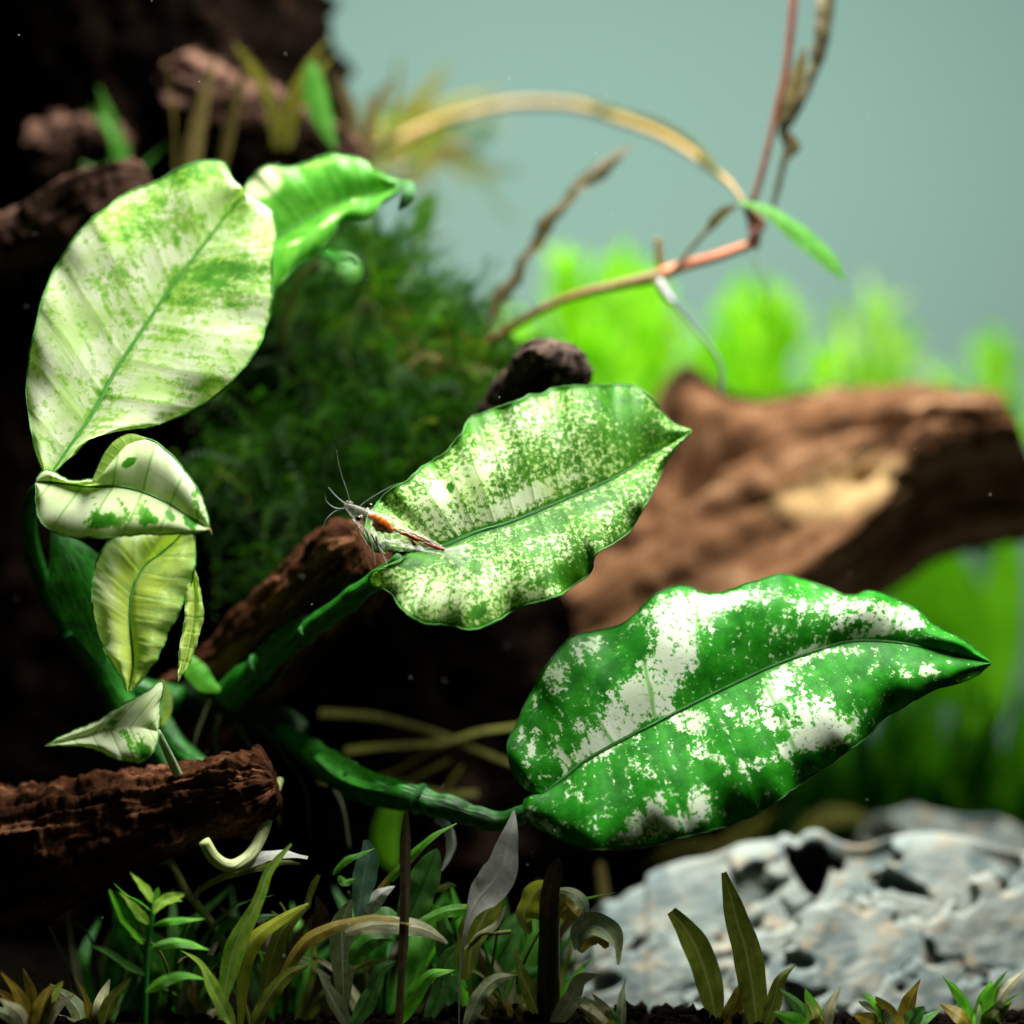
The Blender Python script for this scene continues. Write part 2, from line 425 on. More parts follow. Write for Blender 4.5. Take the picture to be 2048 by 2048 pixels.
# ------------------------------------------------------------------ driftwood
def wood_loft(name, secs, mat, label, cat='driftwood', nu=160, ring=None, rough=0.12, ridge=0.10, gu=1.0, gv=10.0, extra=None, parent=None, pale=None, seed=0.0, dims=3, exps=1.0):
    """secs: list of rings, each ring a list of (px, py, d); lofted, closed and weathered with long ridges"""
    secs = [np.asarray(s, float) for s in secs]
    k = len(secs[0]); ring = ring or 96
    closed = [spl(np.vstack([s, s[:1]]), ring + 1, 3)[:-1] if k < 30 else s for s in [at_arr(s) for s in secs]]
    st = np.stack(closed)                                   # sections x ring x 3
    rows = np.stack([spl(st[:, j], nu, 3) for j in range(ring)], 1)
    v = rows.reshape(-1, 3)
    ctr = rows.mean(1, keepdims=True).repeat(ring, 1).reshape(-1, 3)
    dr = v - ctr; rad = np.linalg.norm(dr, axis=1)[:, None] + 1e-9; dr = dr / rad
    u = np.repeat(np.linspace(0, 1, nu), ring); w = np.tile(np.arange(ring) / ring, nu)
    disp = np.zeros(len(v))
    for i in range(len(v)):
        a = w[i] * 2 * math.pi
        q = Vector((u[i] * gu * 6 + seed, math.cos(a) * gv * 0.35, math.sin(a) * gv * 0.35))
        n = mnoise.fractal(q, 0.7, 2.1, 5)
        r1 = 1 - abs(mnoise.noise(q * 1.7)) * 2
        disp[i] = rough * fbm(v[i] + seed, 1.3, 5) + ridge * (n * 0.7 + r1 * 0.6)
    if extra is not None: disp = disp + extra(u, w, v)
    v = v + dr * disp[:, None]
    uv = np.stack([u, w], 1)
    f = grid_faces(nu, ring, True).tolist()
    v = np.vstack([v, v[:ring].mean(0)[None], v[-ring:].mean(0)[None]]); uv = np.vstack([uv, [[0, .5]], [[1, .5]]])
    b = nu * ring
    f += [[b, (j + 1) % ring, j] for j in range(ring)] + [[b + 1, (nu - 1) * ring + j, (nu - 1) * ring + (j + 1) % ring] for j in range(ring)]
    at_ = {'pale': np.r_[pale(u, w, v[:b]), 0, 0]} if pale else None
    o = mk(name, v, f, mat, parent, uv=uv, attrs=at_, origin=v.min(0) * [0, 0, 1] + v.mean(0) * [1, 1, 0])
    if label: tag(o, label, cat)
    return o

def round_secs(axis, flat=1.0, tilt=0.0, k=14):
    """axis: (px, py, d, radius_px) -> rings square to the axis"""
    ax = np.asarray(axis, float); c = at_arr(ax[:, :3]); t, s, n = frames(c)
    out = []
    for i in range(len(ax)):
        a = np.linspace(0, 2 * math.pi, k, endpoint=False) + tilt
        r = ax[i, 3] * 0.01 * ax[i, 2] / CAM_D
        p = c[i] + r * (np.cos(a)[:, None] * s[i] + flat * np.sin(a)[:, None] * n[i])
        dd = p[:, 1] + CAM_D; kk = dd / CAM_D * 0.01
        out.append(np.stack([p[:, 0] / kk + 1024, 1024 - p[:, 2] / kk, dd], 1))
    return out

M['wood_log'] = wood_mat('brown_log', (0.016, 0.009, 0.006), (0.17, 0.083, 0.040), (0.42, 0.25, 0.14), 0.7, 17, 0.9, 0.003, cream=(0.52, 0.35, 0.16))
M['wood_red'] = wood_mat('red_brown_wood', (0.010, 0.005, 0.003), (0.06, 0.024, 0.012), (0.22, 0.095, 0.050), 2.5, 14, 0.9, 0.0012)
M['wood_dim'] = wood_mat('dim_pinkish_wood', (0.01, 0.006, 0.004), (0.05, 0.028, 0.02), (0.15, 0.085, 0.06), 2.2, 9, 0.6, 0.003)
M['wood_black'] = wood_mat('blackened_wood', (0.012, 0.009, 0.008), (0.045, 0.032, 0.026), (0.15, 0.105, 0.08), 2.0, 10, 0.9, 0.001)
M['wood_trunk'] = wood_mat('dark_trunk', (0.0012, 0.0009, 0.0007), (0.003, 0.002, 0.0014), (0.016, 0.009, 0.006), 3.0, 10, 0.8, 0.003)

# large log across the right half, lit upper face (T to B), undercut black below (B to U)
def log_ring(T, B, U, dT, dB, dU, bulge=25):
    mx, my = (T[0] + B[0]) / 2 - bulge * 0.3, (T[1] + B[1]) / 2 - bulge * 0.2
    return [(*T, dT), ((T[0] * 2 + mx) / 3, (T[1] * 2 + my) / 3, (dT * 2 + dB) / 3 - 0.6), (mx, my, (dT + dB) / 2 - 0.8), ((B[0] * 2 + mx) / 3, (B[1] * 2 + my) / 3, (dB * 2 + dT) / 3 - 0.5),
            (*B, dB), ((B[0] + U[0]) / 2, (B[1] + U[1]) / 2, dB + 1.4), (*U, dU), (U[0] - 20, U[1] - 60, dU + 3), (T[0], T[1] + 60, dT + 3)]
LOG = [((930, 1200), (960, 1430), (1000, 1500)), ((1060, 1060), (1080, 1430), (1120, 1500)), ((1190, 935), (1210, 1395), (1260, 1480)),
       ((1345, 815), (1345, 1330), (1400, 1420)), ((1450, 806), (1470, 1235), (1530, 1330)), ((1560, 800), (1590, 1150), (1650, 1235)),
       ((1680, 784), (1712, 1050), (1745, 1190)), ((1780, 780), (1800, 930), (1860, 1110)), ((1880, 786), (1880, 835), (1960, 1080)), ((2010, 800), (2030, 830), (2110, 1060))]
def log_extra(u, w, v):
    # long dark cleft between the two ridges, wide hollow at its left end
    px = v[:, 0] / ((v[:, 1] + CAM_D) / CAM_D * 0.01) + 1024
    py = 1024 - v[:, 2] / ((v[:, 1] + CAM_D) / CAM_D * 0.01)
    front = (w < 0.45)
    yc = np.interp(px, [1300, 1400, 1520, 1640, 1760, 1860], [925, 905, 878, 856, 842, 830])
    wd = np.interp(px, [1300, 1380, 1450, 1600, 1860], [85, 62, 26, 14, 12])
    dp = np.interp(px, [1250, 1320, 1400, 1500, 1860], [0.0, 3.6, 3.2, 0.9, 0.6])
    knob = 1.1 * np.exp(-((px - 1390) / 60) ** 2 - ((py - 815) / 50) ** 2)
    return np.where(front, -dp * np.exp(-((py - yc) / wd) ** 2), 0) + knob + 0.25 * np.exp(-((py - np.interp(px, [1200, 1500, 1700], [1100, 1010, 960])) / 14) ** 2) * -1 * front
def log_pale(u, w, v):  # cream scar, spread wide so its colour also paints a soft highlight
    px = v[:, 0] / ((v[:, 1] + CAM_D) / CAM_D * 0.01) + 1024
    py = 1024 - v[:, 2] / ((v[:, 1] + CAM_D) / CAM_D * 0.01)
    a = math.radians(18); dx, dy = px - 1695, py - 975
    return 0.95 * np.exp(-((dx * math.cos(a) - dy * math.sin(a)) / 150) ** 2 - ((dx * math.sin(a) + dy * math.cos(a)) / 58) ** 2) + 0.35 * np.exp(-((px - 1620) / 60) ** 2 - ((py - 1000) / 24) ** 2)
wood_loft('driftwood', [log_ring(T, B, U, 56.5, 51.5, 55.0) for T, B, U in LOG], M['wood_log'], 'broad brown driftwood log behind the right leaf, with cream scar and a soft highlight painted around it', nu=190, ring=110,
          rough=0.16, ridge=0.30, gu=0.32, gv=13, extra=log_extra, pale=log_pale)

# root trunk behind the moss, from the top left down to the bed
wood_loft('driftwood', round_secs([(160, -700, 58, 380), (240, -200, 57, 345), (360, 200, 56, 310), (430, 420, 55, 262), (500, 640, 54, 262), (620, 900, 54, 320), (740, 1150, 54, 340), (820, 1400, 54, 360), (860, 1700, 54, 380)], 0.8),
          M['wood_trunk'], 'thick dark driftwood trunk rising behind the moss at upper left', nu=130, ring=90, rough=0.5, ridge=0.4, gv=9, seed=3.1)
wood_loft('driftwood', round_secs([(-420, -500, 61, 420), (-380, 0, 60, 420), (-260, 500, 60, 420), (-120, 800, 59, 420), (0, 1100, 58, 430), (80, 1400, 57, 440), (120, 1800, 57, 460)], 0.7),  # added mass, near black to keep the left edge dark
          M['wood_trunk'], 'added dark root mass standing in for shade at the left edge behind the pale leaves', nu=110, ring=80, rough=0.6, ridge=0.4, gv=9, seed=4.9)
wood_loft('driftwood', round_secs([(300, 1560, 55, 300), (560, 1560, 54, 320), (860, 1560, 54, 330), (1060, 1560, 55, 310), (1250, 1600, 57, 250), (1400, 1640, 58, 160)], 0.7),  # added low mass; its near-black colour stands in for the shaded cavity
          M['wood_trunk'], 'added near-black root standing in for deep shade low between the two leaf stalks', nu=110, ring=70, rough=0.5, ridge=0.3, gv=9, seed=7.3)
# branch whose broken end lies by the shrimp
wood_loft('driftwood', round_secs([(330, 1470, 45.4, 75), (420, 1395, 44.8, 86), (520, 1305, 44.0, 88), (600, 1228, 43.3, 88), (670, 1156, 42.7, 90), (715, 1116, 42.3, 86), (742, 1096, 42.1, 60)], 0.75),
          M['wood_red'], 'dark driftwood branch with reddish rim ending beneath the shrimp', nu=150, ring=90, rough=0.10, ridge=0.12, gu=0.6, gv=12, seed=8.4)
# stub standing up behind the centre leaf
wood_loft('driftwood', round_secs([(960, 1010, 45.5, 84), (1000, 920, 44.8, 84), (1052, 822, 44.0, 80), (1098, 756, 43.4, 76), (1122, 716, 43.1, 66), (1128, 694, 43.0, 40)], 0.8),
          M['wood_black'], 'blackened wood stub poking up behind the middle leaf', nu=130, ring=90, rough=0.11, ridge=0.10, gv=10, seed=1.7)
# broken piece at lower left
wood_loft('driftwood', round_secs([(-120, 1745, 41.6, 140), (60, 1705, 41.4, 128), (184, 1672, 41.2, 112), (300, 1640, 40.9, 98), (400, 1608, 40.5, 82), (480, 1585, 40.2, 70), (532, 1572, 40.0, 56), (550, 1566, 40.0, 34)], 0.85),
          M['wood_red'], 'broken reddish driftwood end lying at lower left above the small plants', nu=200, ring=120, rough=0.17, ridge=0.15, gu=0.45, gv=12, seed=5.2)
# small pale brown knob at the left edge
wood_loft('driftwood', round_secs([(-260, 600, 47, 60), (-60, 520, 46.5, 70), (60, 470, 46, 60), (150, 425, 46, 66), (220, 390, 46, 64), (270, 368, 46, 48), (298, 358, 46, 22)], 0.8),
          M['wood_dim'], 'small rounded brown wood knob above the large left leaf', nu=90, ring=50, rough=0.16, ridge=0.12, gu=0.4, gv=8, seed=2.2)
# upper branch across the dark trunk
wood_loft('driftwood', round_secs([(330, 150, 52, 30), (380, 180, 51.4, 62), (460, 215, 51, 70), (540, 245, 51, 60), (620, 300, 51, 48), (700, 326, 51, 34), (735, 340, 51, 12)], 0.8),
          M['wood_dim'], 'blurred pinkish brown branch at the top behind the leaves', nu=90, ring=60, rough=0.34, ridge=0.22, gu=0.4, gv=8, seed=6.2)
wood_loft('driftwood', round_secs([(60, 320, 52, 40), (120, 300, 52, 52), (180, 300, 52, 58), (240, 325, 52, 44), (265, 335, 52, 12)], 0.8),
          M['wood_dim'], 'blurred reddish twig stump in the top left corner', nu=50, ring=50, rough=0.3, ridge=0.2, gu=0.4, gv=8, seed=9.2)

# ------------------------------------------------------------------ stones
m, nt, nd, L = newmat('layered_grey_stone')
oc = cm_coords(nt, 1, 1, 1.5)
n1 = noise_(nt, oc, 0.55, 5.0, 0.6, 1.2); n2 = noise_(nt, oc, 1.3, 6.0, 0.65, 0.8); n3 = noise_(nt, cm_coords(nt), 9.0, 5.0, 0.7)
col = mix_(nt, smooth_(nt, n1, 0.36, 0.60), (0.11, 0.152, 0.15), (0.255, 0.29, 0.26))
col = mix_(nt, smooth_(nt, n2, 0.50, 0.66, 0, 0.75), col, (0.34, 0.275, 0.18))
st = noise_(nt, cm_coords(nt, 0.5, 0.5, 3.2), 1.1, 5.0, 0.65, 0.9)
col = mix_(nt, smooth_(nt, st, 0.60, 0.72, 0, 0.45), col, (0.06, 0.085, 0.09))
col = mix_(nt, smooth_(nt, n2, 0.36, 0.28, 0, 0.5), col, (0.05, 0.075, 0.075))
col = mix_(nt, smooth_(nt, n3, 0.66, 0.78, 0, 0.7), col, (0.04, 0.045, 0.04))
out = nd.new('ShaderNodeOutputMaterial'); pr = nd.new('ShaderNodeBsdfPrincipled'); pr.inputs['Roughness'].default_value = 0.85
b_ = nd.new('ShaderNodeBump'); b_.inputs['Strength'].default_value = 0.6; b_.inputs['Distance'].default_value = 0.0008
L.new(math_(nt, 'ADD', n2, math_(nt, 'MULTIPLY', n3, 0.6)), b_.inputs['Height']); L.new(b_.outputs[0], pr.inputs['Normal'])
L.new(col, pr.inputs['Base Color']); L.new(pr.outputs[0], out.inputs[0]); M['stone'] = m

def poly_depth(px, py, poly):
    """signed distance (px) inside a polygon: positive inside"""
    poly = np.asarray(poly, float); ins = np.zeros(px.shape, bool); dm = np.full(px.shape, 1e9)
    for a, b in zip(poly, np.roll(poly, -1, 0)):
        cond = ((a[1] > py) != (b[1] > py)) & (px < (b[0] - a[0]) * (py - a[1]) / (b[1] - a[1] + 1e-9) + a[0])
        ins ^= cond
        e = b - a; t = np.clip(((px - a[0]) * e[0] + (py - a[1]) * e[1]) / (e @ e + 1e-9), 0, 1)
        dm = np.minimum(dm, np.hypot(px - a[0] - t * e[0], py - a[1] - t * e[1]))
    return np.where(ins, dm, -dm)

def stone(name, top, d_top, d_bot, d_back, bot, label, nx=240, nf=110, nb=30, amp=0.17, holes=(), seed=0.0, cat='stone', steps=5):
    top = spl(np.asarray(top, float), nx)
    px = top[:, 0]; py = top[:, 1]
    tt = np.linspace(0, 1, nf)
    sd = np.sin(np.pi * np.clip((px - px[0]) / (px[-1] - px[0]), 0, 1)) ** 0.35      # narrows to its two ends
    PX = np.repeat(px[:, None], nf, 1); PY = py[:, None] + (bot - py[:, None]) * tt[None]
    DD = d_top + (d_bot - d_top) * (tt[None] ** 0.8) * sd[:, None]
    prof = np.zeros_like(DD)
    for i in range(nx):
        for j in range(nf):
            q = Vector((PX[i, j] * 0.010 + seed, PY[i, j] * 0.013 + PX[i, j] * 0.003, seed))
            n = mnoise.fractal(q, 0.8, 2.1, 6)
            dist, pnt = mnoise.voronoi(q * 0.42 + Vector((0.3 * mnoise.noise(q * 2), 0.3 * mnoise.noise(q * 2 + Vector((5, 5, 5))), 0)))
            face = mnoise.cell(pnt[0] * 7.0) * 1.1 + (pnt[0].x - q.x * 0.42) * 1.9 + (pnt[0].y - q.y * 0.42) * 1.5        # tilted broken facets
            crack = -0.5 * max(0.0, 1 - (dist[1] - dist[0]) / 0.06)
            rg_ = 1 - abs(mnoise.noise(Vector((q.x * 1.6 + q.y * 0.5, q.y * 3.4, q.z)))) * 2
            prof[i, j] = n * 0.22 + 0.05 * rg_ + face + crack
    edge = np.minimum(1, tt / 0.05)[None]
    DD = DD + amp * prof * edge * -1 * 1.4 + 0.25
    for poly, depth, soft in holes:
        sdst = poly_depth(PX, PY, poly)
        DD = DD + depth * np.clip(sdst / soft, 0, 1) ** 0.6
    front = at_arr(np.stack([PX, PY, DD], -1))
    bb = np.linspace(0, 1, nb + 1)[1:]
    BPY = py[:, None] + (bot - py[:, None]) * (bb[None] ** 1.6)
    BD = DD[:, :1] + (d_back - d_top) * np.sqrt(bb)[None] * (0.25 + 0.75 * sd[:, None])
    back = at_arr(np.stack([np.repeat(px[:, None], nb, 1), BPY, BD], -1))
    allv = np.concatenate([back[:, ::-1], front], 1); nv = nf + nb
    v = allv.reshape(-1, 3)
    f = grid_faces(nx, nv)
    fl = f.tolist() + [list(range(nv)), list(range((nx - 1) * nv, nx * nv))[::-1]]
    o = mk(name, v, fl, M['stone'], uv=None, origin=np.array([v[:, 0].mean(), v[:, 1].mean(), v[:, 2].min()]))
    return tag(o, label, cat)

HOLE = [(1568, 1688), (1590, 1700), (1614, 1684), (1644, 1682), (1660, 1702), (1658, 1748), (1648, 1782), (1632, 1802), (1608, 1784), (1588, 1750), (1574, 1724)]
stone('stone', [(1128, 1905), (1140, 1868), (1163, 1840), (1183, 1828), (1208, 1804), (1236, 1799), (1258, 1782), (1290, 1768), (1300, 1745), (1362, 1722), (1420, 1712), (1455, 1698), (1484, 1686),
      (1550, 1678), (1568, 1668), (1594, 1677), (1612, 1662), (1640, 1660), (1658, 1672), (1690, 1686), (1730, 1690), (1790, 1672), (1864, 1664), (1940, 1676), (2020, 1700), (2100, 1720), (2180, 1790), (2220, 1880)],
      46.6, 42.6, 53, 2190, 'large craggy grey and cream stone with heart shaped dark hole, lower right',
      holes=[(HOLE, 5.0, 5), ([(1655, 1700), (1690, 1715), (1688, 1745), (1668, 1748), (1655, 1730)], 1.4, 12), ([(1735, 1760), (1775, 1735), (1850, 1775), (1864, 1800), (1800, 1790)], 0.8, 10)])
stone('stone', [(1700, 1700), (1722, 1660), (1740, 1634), (1797, 1620), (1826, 1610), (1866, 1622), (1930, 1634), (2010, 1640), (2090, 1700), (2130, 1800)], 53.5, 51.0, 57, 2010,
      'rough grey stone block behind the larger stone at the right', nx=110, nf=60, seed=4.4,
      holes=[([(1722, 1672), (1745, 1650), (1800, 1664), (1820, 1684), (1770, 1690), (1735, 1690)], 1.2, 8)])
stone('pebble', [(1118, 1900), (1130, 1872), (1150, 1850), (1164, 1846), (1176, 1858), (1186, 1890)], 43.2, 42.4, 44.5, 2060,
      'small pale pebble at the left foot of the large stone', nx=50, nf=40, amp=0.06, seed=7.7, cat='pebble')
# ------------------------------------------------------------------ the variegated plant
def blobs(px, py, lst, base=0.0):
    """pigment density from soft elongated patches: (x, y, rx, ry, angle, gain)"""
    r = np.full(px.shape, base, float)
    for x, y, rx, ry, an, g in lst:
        a = math.radians(an); dx, dy = px - x, y - py
        e = ((dx * math.cos(a) + dy * math.sin(a)) / rx) ** 2 + ((-dx * math.sin(a) + dy * math.cos(a)) / ry) ** 2
        r = r + g * np.exp(-e ** 1.5)
    return r

def broad_leaf(parent, mid, ea, eb, plane, mat, pale, nu=150, nv=34, p_mid=1.0, wavy=0.10, wav_n=5, arch=0.18, valley=0.12, corr=0.02, ncorr=13, seed=0,
               rib=None, rib_r=(5, 2), margin=None, label=None, nick=2.6, edge_drop=0.0):
    """blade spanned between its midrib and its two traced edges; plane(px, py) gives the depth of its resting plane"""
    U = np.linspace(0, 1, nu)
    md = spl(mid, 400); ma = spl(ea, nu); mb = spl(eb, nu)
    for e_, s_ in ((ma, 0.0), (mb, 9.0)):                    # small nicks and scallops along the margin
        tg = np.gradient(e_, axis=0); tg /= np.linalg.norm(tg, axis=1)[:, None] + 1e-9
        k_ = np.array([mnoise.fractal(Vector((i_ * 0.16, s_ + seed, 1.5)), 0.6, 2.0, 3) for i_ in range(nu)]) * np.minimum(1, np.minimum(np.arange(nu), np.arange(nu)[::-1]) / 8)
        e_ += np.stack([-tg[:, 1], tg[:, 0]], 1) * (k_ * nick)[:, None]
    ui = np.interp(U ** p_mid, np.linspace(0, 1, 400), np.arange(400)); i0 = ui.astype(int).clip(0, 398); fr = (ui - i0)[:, None]
    mm = md[i0] * (1 - fr) + md[i0 + 1] * fr
    t = np.linspace(0, 1, nv + 1)
    bend = (t + 0.35 * t * (1 - t))[None, :, None]
    A = mm[:, None] * (1 - bend) + ma[:, None] * bend
    B = mm[:, None] * (1 - bend) + mb[:, None] * bend
    g = np.concatenate([B[:, ::-1], A[:, 1:]], 1)                    # nu x (2nv+1) x 2
    tv = np.concatenate([-t[::-1], t[1:]])
    X, Y = g[..., 0], g[..., 1]
    at_ = np.abs(tv)[None]
    D = plane(X, Y)
    D = D - arch * np.sin(np.pi * at_) * np.sin(np.pi * U)[:, None] ** 0.5 + valley * (1 - at_) ** 3
    w = wavy * at_ ** 2 * np.sin(U[:, None] * wav_n * 2 * math.pi + seed + np.where(tv > 0, 0, 1.9)[None])
    D = D + 0.35 * wavy * at_ ** 3 * np.sin(U[:, None] * wav_n * 4.7 * math.pi + 2 * seed + np.where(tv > 0, 0.7, 2.9)[None])
    ripple = np.array([mnoise.noise(Vector((x * 0.011, y * 0.011, seed + 4))) for x, y in zip(X.ravel(), Y.ravel())]).reshape(X.shape)
    D = D + 0.05 * ripple * np.minimum(1, at_ * 3)
    D = D + w + corr * np.cos(2 * math.pi * ncorr * U)[:, None] * np.sin(np.pi * at_) + edge_drop * at_ ** 4
    v = at_arr(np.stack([X, Y, D], -1))
    uv = np.stack([np.repeat(U, 2 * nv + 1), np.tile(tv * .5 + .5, nu)], 1)
    pl = pale(X, Y, U[:, None] + 0 * X, tv[None] + 0 * X)
    W = 2 * nv + 1
    leaf = mk('leaf', v.reshape(-1, 3), grid_faces(nu, W), mat, parent, uv=uv, attrs={'pale': pl.ravel()})
    if label: leaf['label'] = label
    c = v[:, nv].copy()
    if rib:
        c2 = c + np.array([0, -0.012, 0.004])
        vv, ff, uu = tube_geo(c2[2:-3], np.linspace(rib_r[0], rib_r[1], 5) * 0.01, 8, 0.5)
        mk('midrib', vv, ff, rib, leaf, uv=uu)
    if margin:
        for nm, col in (('leaf_margin', 0), ('leaf_margin', W - 1)):
            cc = v[:, col]
            vv, ff, uu = tube_geo(cc[1:-1], [0.018, 0.022, 0.016], 6)
            mk(nm, vv, ff, margin, leaf, uv=uu)
    return leaf, v

base = at(470, 1400, 43.0)
plant = thing('variegated_plant', base, 'broad leaved plant with white and green marbled leaves across the tank', 'plant')

# middle leaf, the shrimp's perch
L1_mid = [(815, 1104), (852, 1100), (895, 1090), (950, 1066), (1020, 1045), (1100, 1012), (1180, 978), (1240, 950), (1310, 905), (1385, 861)]
L1_up = [(815, 1104), (800, 1093), (788, 1091), (774, 1098), (757, 1103), (740, 1090), (729, 1068), (733, 1042), (744, 1020), (779, 980), (812, 962), (848, 933), (890, 905), (922, 868), (940, 838), (962, 828), (985, 820), (1017, 808), (1042, 800), (1060, 790),
         (1085, 788), (1110, 776), (1145, 772), (1208, 769), (1262, 772), (1300, 790), (1322, 820), (1345, 845), (1385, 861)]
L1_lo = [(815, 1104), (806, 1116), (794, 1131), (775, 1138), (752, 1141), (739, 1156), (744, 1172), (779, 1185), (806, 1219), (843, 1245), (901, 1252), (945, 1259), (986, 1245), (1044, 1213), (1113, 1192), (1155, 1166), (1182, 1140), (1192, 1108),
         (1235, 1081), (1272, 1044), (1298, 996), (1320, 954), (1341, 911), (1385, 861)]
pl1 = lambda X, Y: 40.0 + 0.62 * (1000 - Y) / 100 + 0.10 * (X - 1050) / 100
def pale1(X, Y, U, T):
    r = blobs(X, Y, [(880, 1010, 110, 60, 40, 0.18), (960, 930, 90, 40, 45, 0.16), (1010, 1020, 80, 22, 22, 0.30), (1100, 970, 90, 18, 25, 0.2), (1060, 840, 60, 40, 30, 0.12), (880, 985, 26, 16, 30, 0.45), (960, 950, 30, 12, 40, 0.35), (1050, 990, 34, 12, 30, 0.35),
                     (850, 1180, 90, 40, -20, 0.2), (960, 1180, 110, 50, 15, 0.12), (1080, 1190, 60, 14, 18, 0.35), (1290, 880, 70, 40, 40, -0.12), (1250, 840, 60, 40, 40, -0.18), (1140, 1150, 60, 30, 30, -0.35), (1240, 1010, 60, 60, 40, -0.02), (940, 845, 50, 26, 30, -0.35), (830, 1118, 50, 20, 15, -0.4),
                     (900, 975, 8, 10, 0, -1.2), (950, 1135, 9, 9, 0, -1.2), (955, 1225, 18, 12, 40, -0.8), (1230, 800, 60, 26, -20, -0.3), (1110, 1040, 140, 14, 25, -0.25)], 0.43)
    r = r - 0.55 * np.clip((np.abs(T) - 0.93) / 0.07, 0, 1) - 0.5 * np.exp(-(T / (0.045 * (1.2 - U))) ** 2)
    return r
broad_leaf(plant, L1_mid, L1_up, L1_lo, pl1, M['leaf_center'], pale1, nu=190, nv=46, p_mid=1.45, wavy=0.20, wav_n=6.5, arch=0.22, valley=0.20, corr=0.008, ncorr=15, rib=M['rib_teal'], rib_r=(6, 1.8), margin=M['rib_green'],
           label='middle leaf, finely speckled green and cream, shrimp on its lobe')

# right leaf
L2_mid = [(1088, 1592), (1108, 1572), (1132, 1553), (1179, 1517), (1248, 1478), (1304, 1450), (1362, 1420), (1420, 1391), (1478, 1363), (1536, 1336), (1600, 1312), (1695, 1284), (1780, 1284), (1864, 1298), (1985, 1326)]
L2_up = [(1088, 1592), (1060, 1585), (1036, 1562), (1018, 1520), (1016, 1481), (1034, 1446), (1057, 1397), (1077, 1355), (1096, 1328), (1116, 1302), (1138, 1280), (1166, 1268), (1200, 1262), (1255, 1240), (1290, 1206), (1318, 1184), (1345, 1174), (1375, 1173), (1405, 1184), (1440, 1186), (1470, 1176), (1507, 1164), (1553, 1150),
         (1579, 1151), (1623, 1164), (1658, 1177), (1690, 1191), (1712, 1190), (1733, 1183), (1768, 1189), (1811, 1206), (1840, 1224), (1870, 1250), (1930, 1282), (1985, 1326)]
L2_lo = [(1088, 1592), (1064, 1590), (1050, 1602), (1048, 1630), (1072, 1654), (1112, 1678), (1150, 1691), (1208, 1699), (1258, 1697), (1304, 1689), (1362, 1675), (1411, 1663), (1478, 1643), (1536, 1614), (1579, 1585), (1623, 1553), (1681, 1513), (1739, 1469), (1768, 1437), (1811, 1411), (1864, 1382), (1932, 1362), (1985, 1326)]
pl2 = lambda X, Y: 39.4 + 0.50 * (1430 - Y) / 100 - 0.06 * (X - 1430) / 100
def pale2(X, Y, U, T):
    r = blobs(X, Y, [(1190, 1495, 70, 22, 33, 1.0), (1235, 1430, 75, 44, 48, 1.0), (1300, 1400, 80, 40, 55, 1.0), (1345, 1320, 75, 45, 60, 1.0), (1360, 1245, 70, 55, 50, 0.95), (1315, 1215, 40, 25, 30, 0.6), (1425, 1205, 60, 30, 15, 0.8), (1500, 1200, 50, 24, 20, 0.6),
                     (1280, 1360, 60, 30, 55, 0.5), (1380, 1440, 42, 28, 0, 1.0), (1345, 1432, 22, 14, 20, 0.7), (1565, 1352, 46, 32, 30, 1.0), (1540, 1395, 26, 20, 40, 0.7), (1500, 1432, 70, 20, -14, 0.75), (1560, 1450, 30, 14, -10, 0.5), (1625, 1425, 60, 42, -15, 0.95), (1660, 1470, 70, 30, 20, 1.0), (1600, 1480, 40, 22, 20, 0.7),
                     (1405, 1505, 30, 18, -20, 0.7), (1440, 1520, 40, 12, -15, 0.5), (1500, 1530, 36, 20, 10, 0.55), (1560, 1510, 36, 18, 35, 0.5), (1404, 1600, 22, 40, 25, 0.95), (1375, 1640, 36, 22, 20, 0.8), (1320, 1622, 26, 44, 10, 0.95), (1285, 1645, 34, 26, 20, 0.95), (1250, 1678, 34, 16, 5, 0.9), (1340, 1655, 40, 18, 10, 0.6),
                     (1112, 1350, 38, 26, 50, 0.95), (1180, 1290, 44, 22, 35, 0.8), (1064, 1495, 10, 40, -20, 0.85), (1040, 1470, 16, 22, 20, 0.6), (1105, 1495, 16, 28, 0, 0.55), (1130, 1525, 10, 40, 10, 0.75), (1150, 1440, 24, 60, 20, 0.4), (1055, 1565, 8, 20, -25, 0.8), (1068, 1400, 8, 30, 20, 0.6), (1098, 1654, 32, 12, -38, 0.9), (1060, 1628, 12, 16, 0, 0.9),
                     (1155, 1590, 20, 8, -10, 0.7), (1172, 1605, 16, 7, -10, 0.6), (1195, 1630, 18, 9, 0, 0.6), (1290, 1540, 40, 14, -25, 0.6),
                     (1655, 1215, 50, 26, 15, 0.85), (1690, 1245, 40, 16, 20, 0.6), (1765, 1235, 70, 26, -15, 0.95), (1815, 1232, 36, 22, -30, 0.8), (1738, 1266, 44, 13, 10, 0.9), (1595, 1212, 36, 20, 20, 0.6), (1625, 1305, 50, 18, 18, 0.95), (1700, 1302, 34, 9, 0, 0.8), (1560, 1262, 26, 34, 40, 0.5), (1815, 1345, 30, 10, -40, 0.7), (1860, 1340, 26, 14, -20, 0.8),
                     (1700, 1510, 30, 22, 35, 0.4), (1290, 1300, 14, 22, 30, -0.5), (1322, 1355, 10, 10, 0, -0.5), (1308, 1380, 9, 9, 0, -0.6)], 0.02)
    r = 0.11 + 0.60 * np.minimum(r, 1.05)
    return r - 0.6 * np.clip((np.abs(T) - 0.95) / 0.05, 0, 1) - 0.7 * np.exp(-(T / 0.012) ** 2) * (U < 0.85)
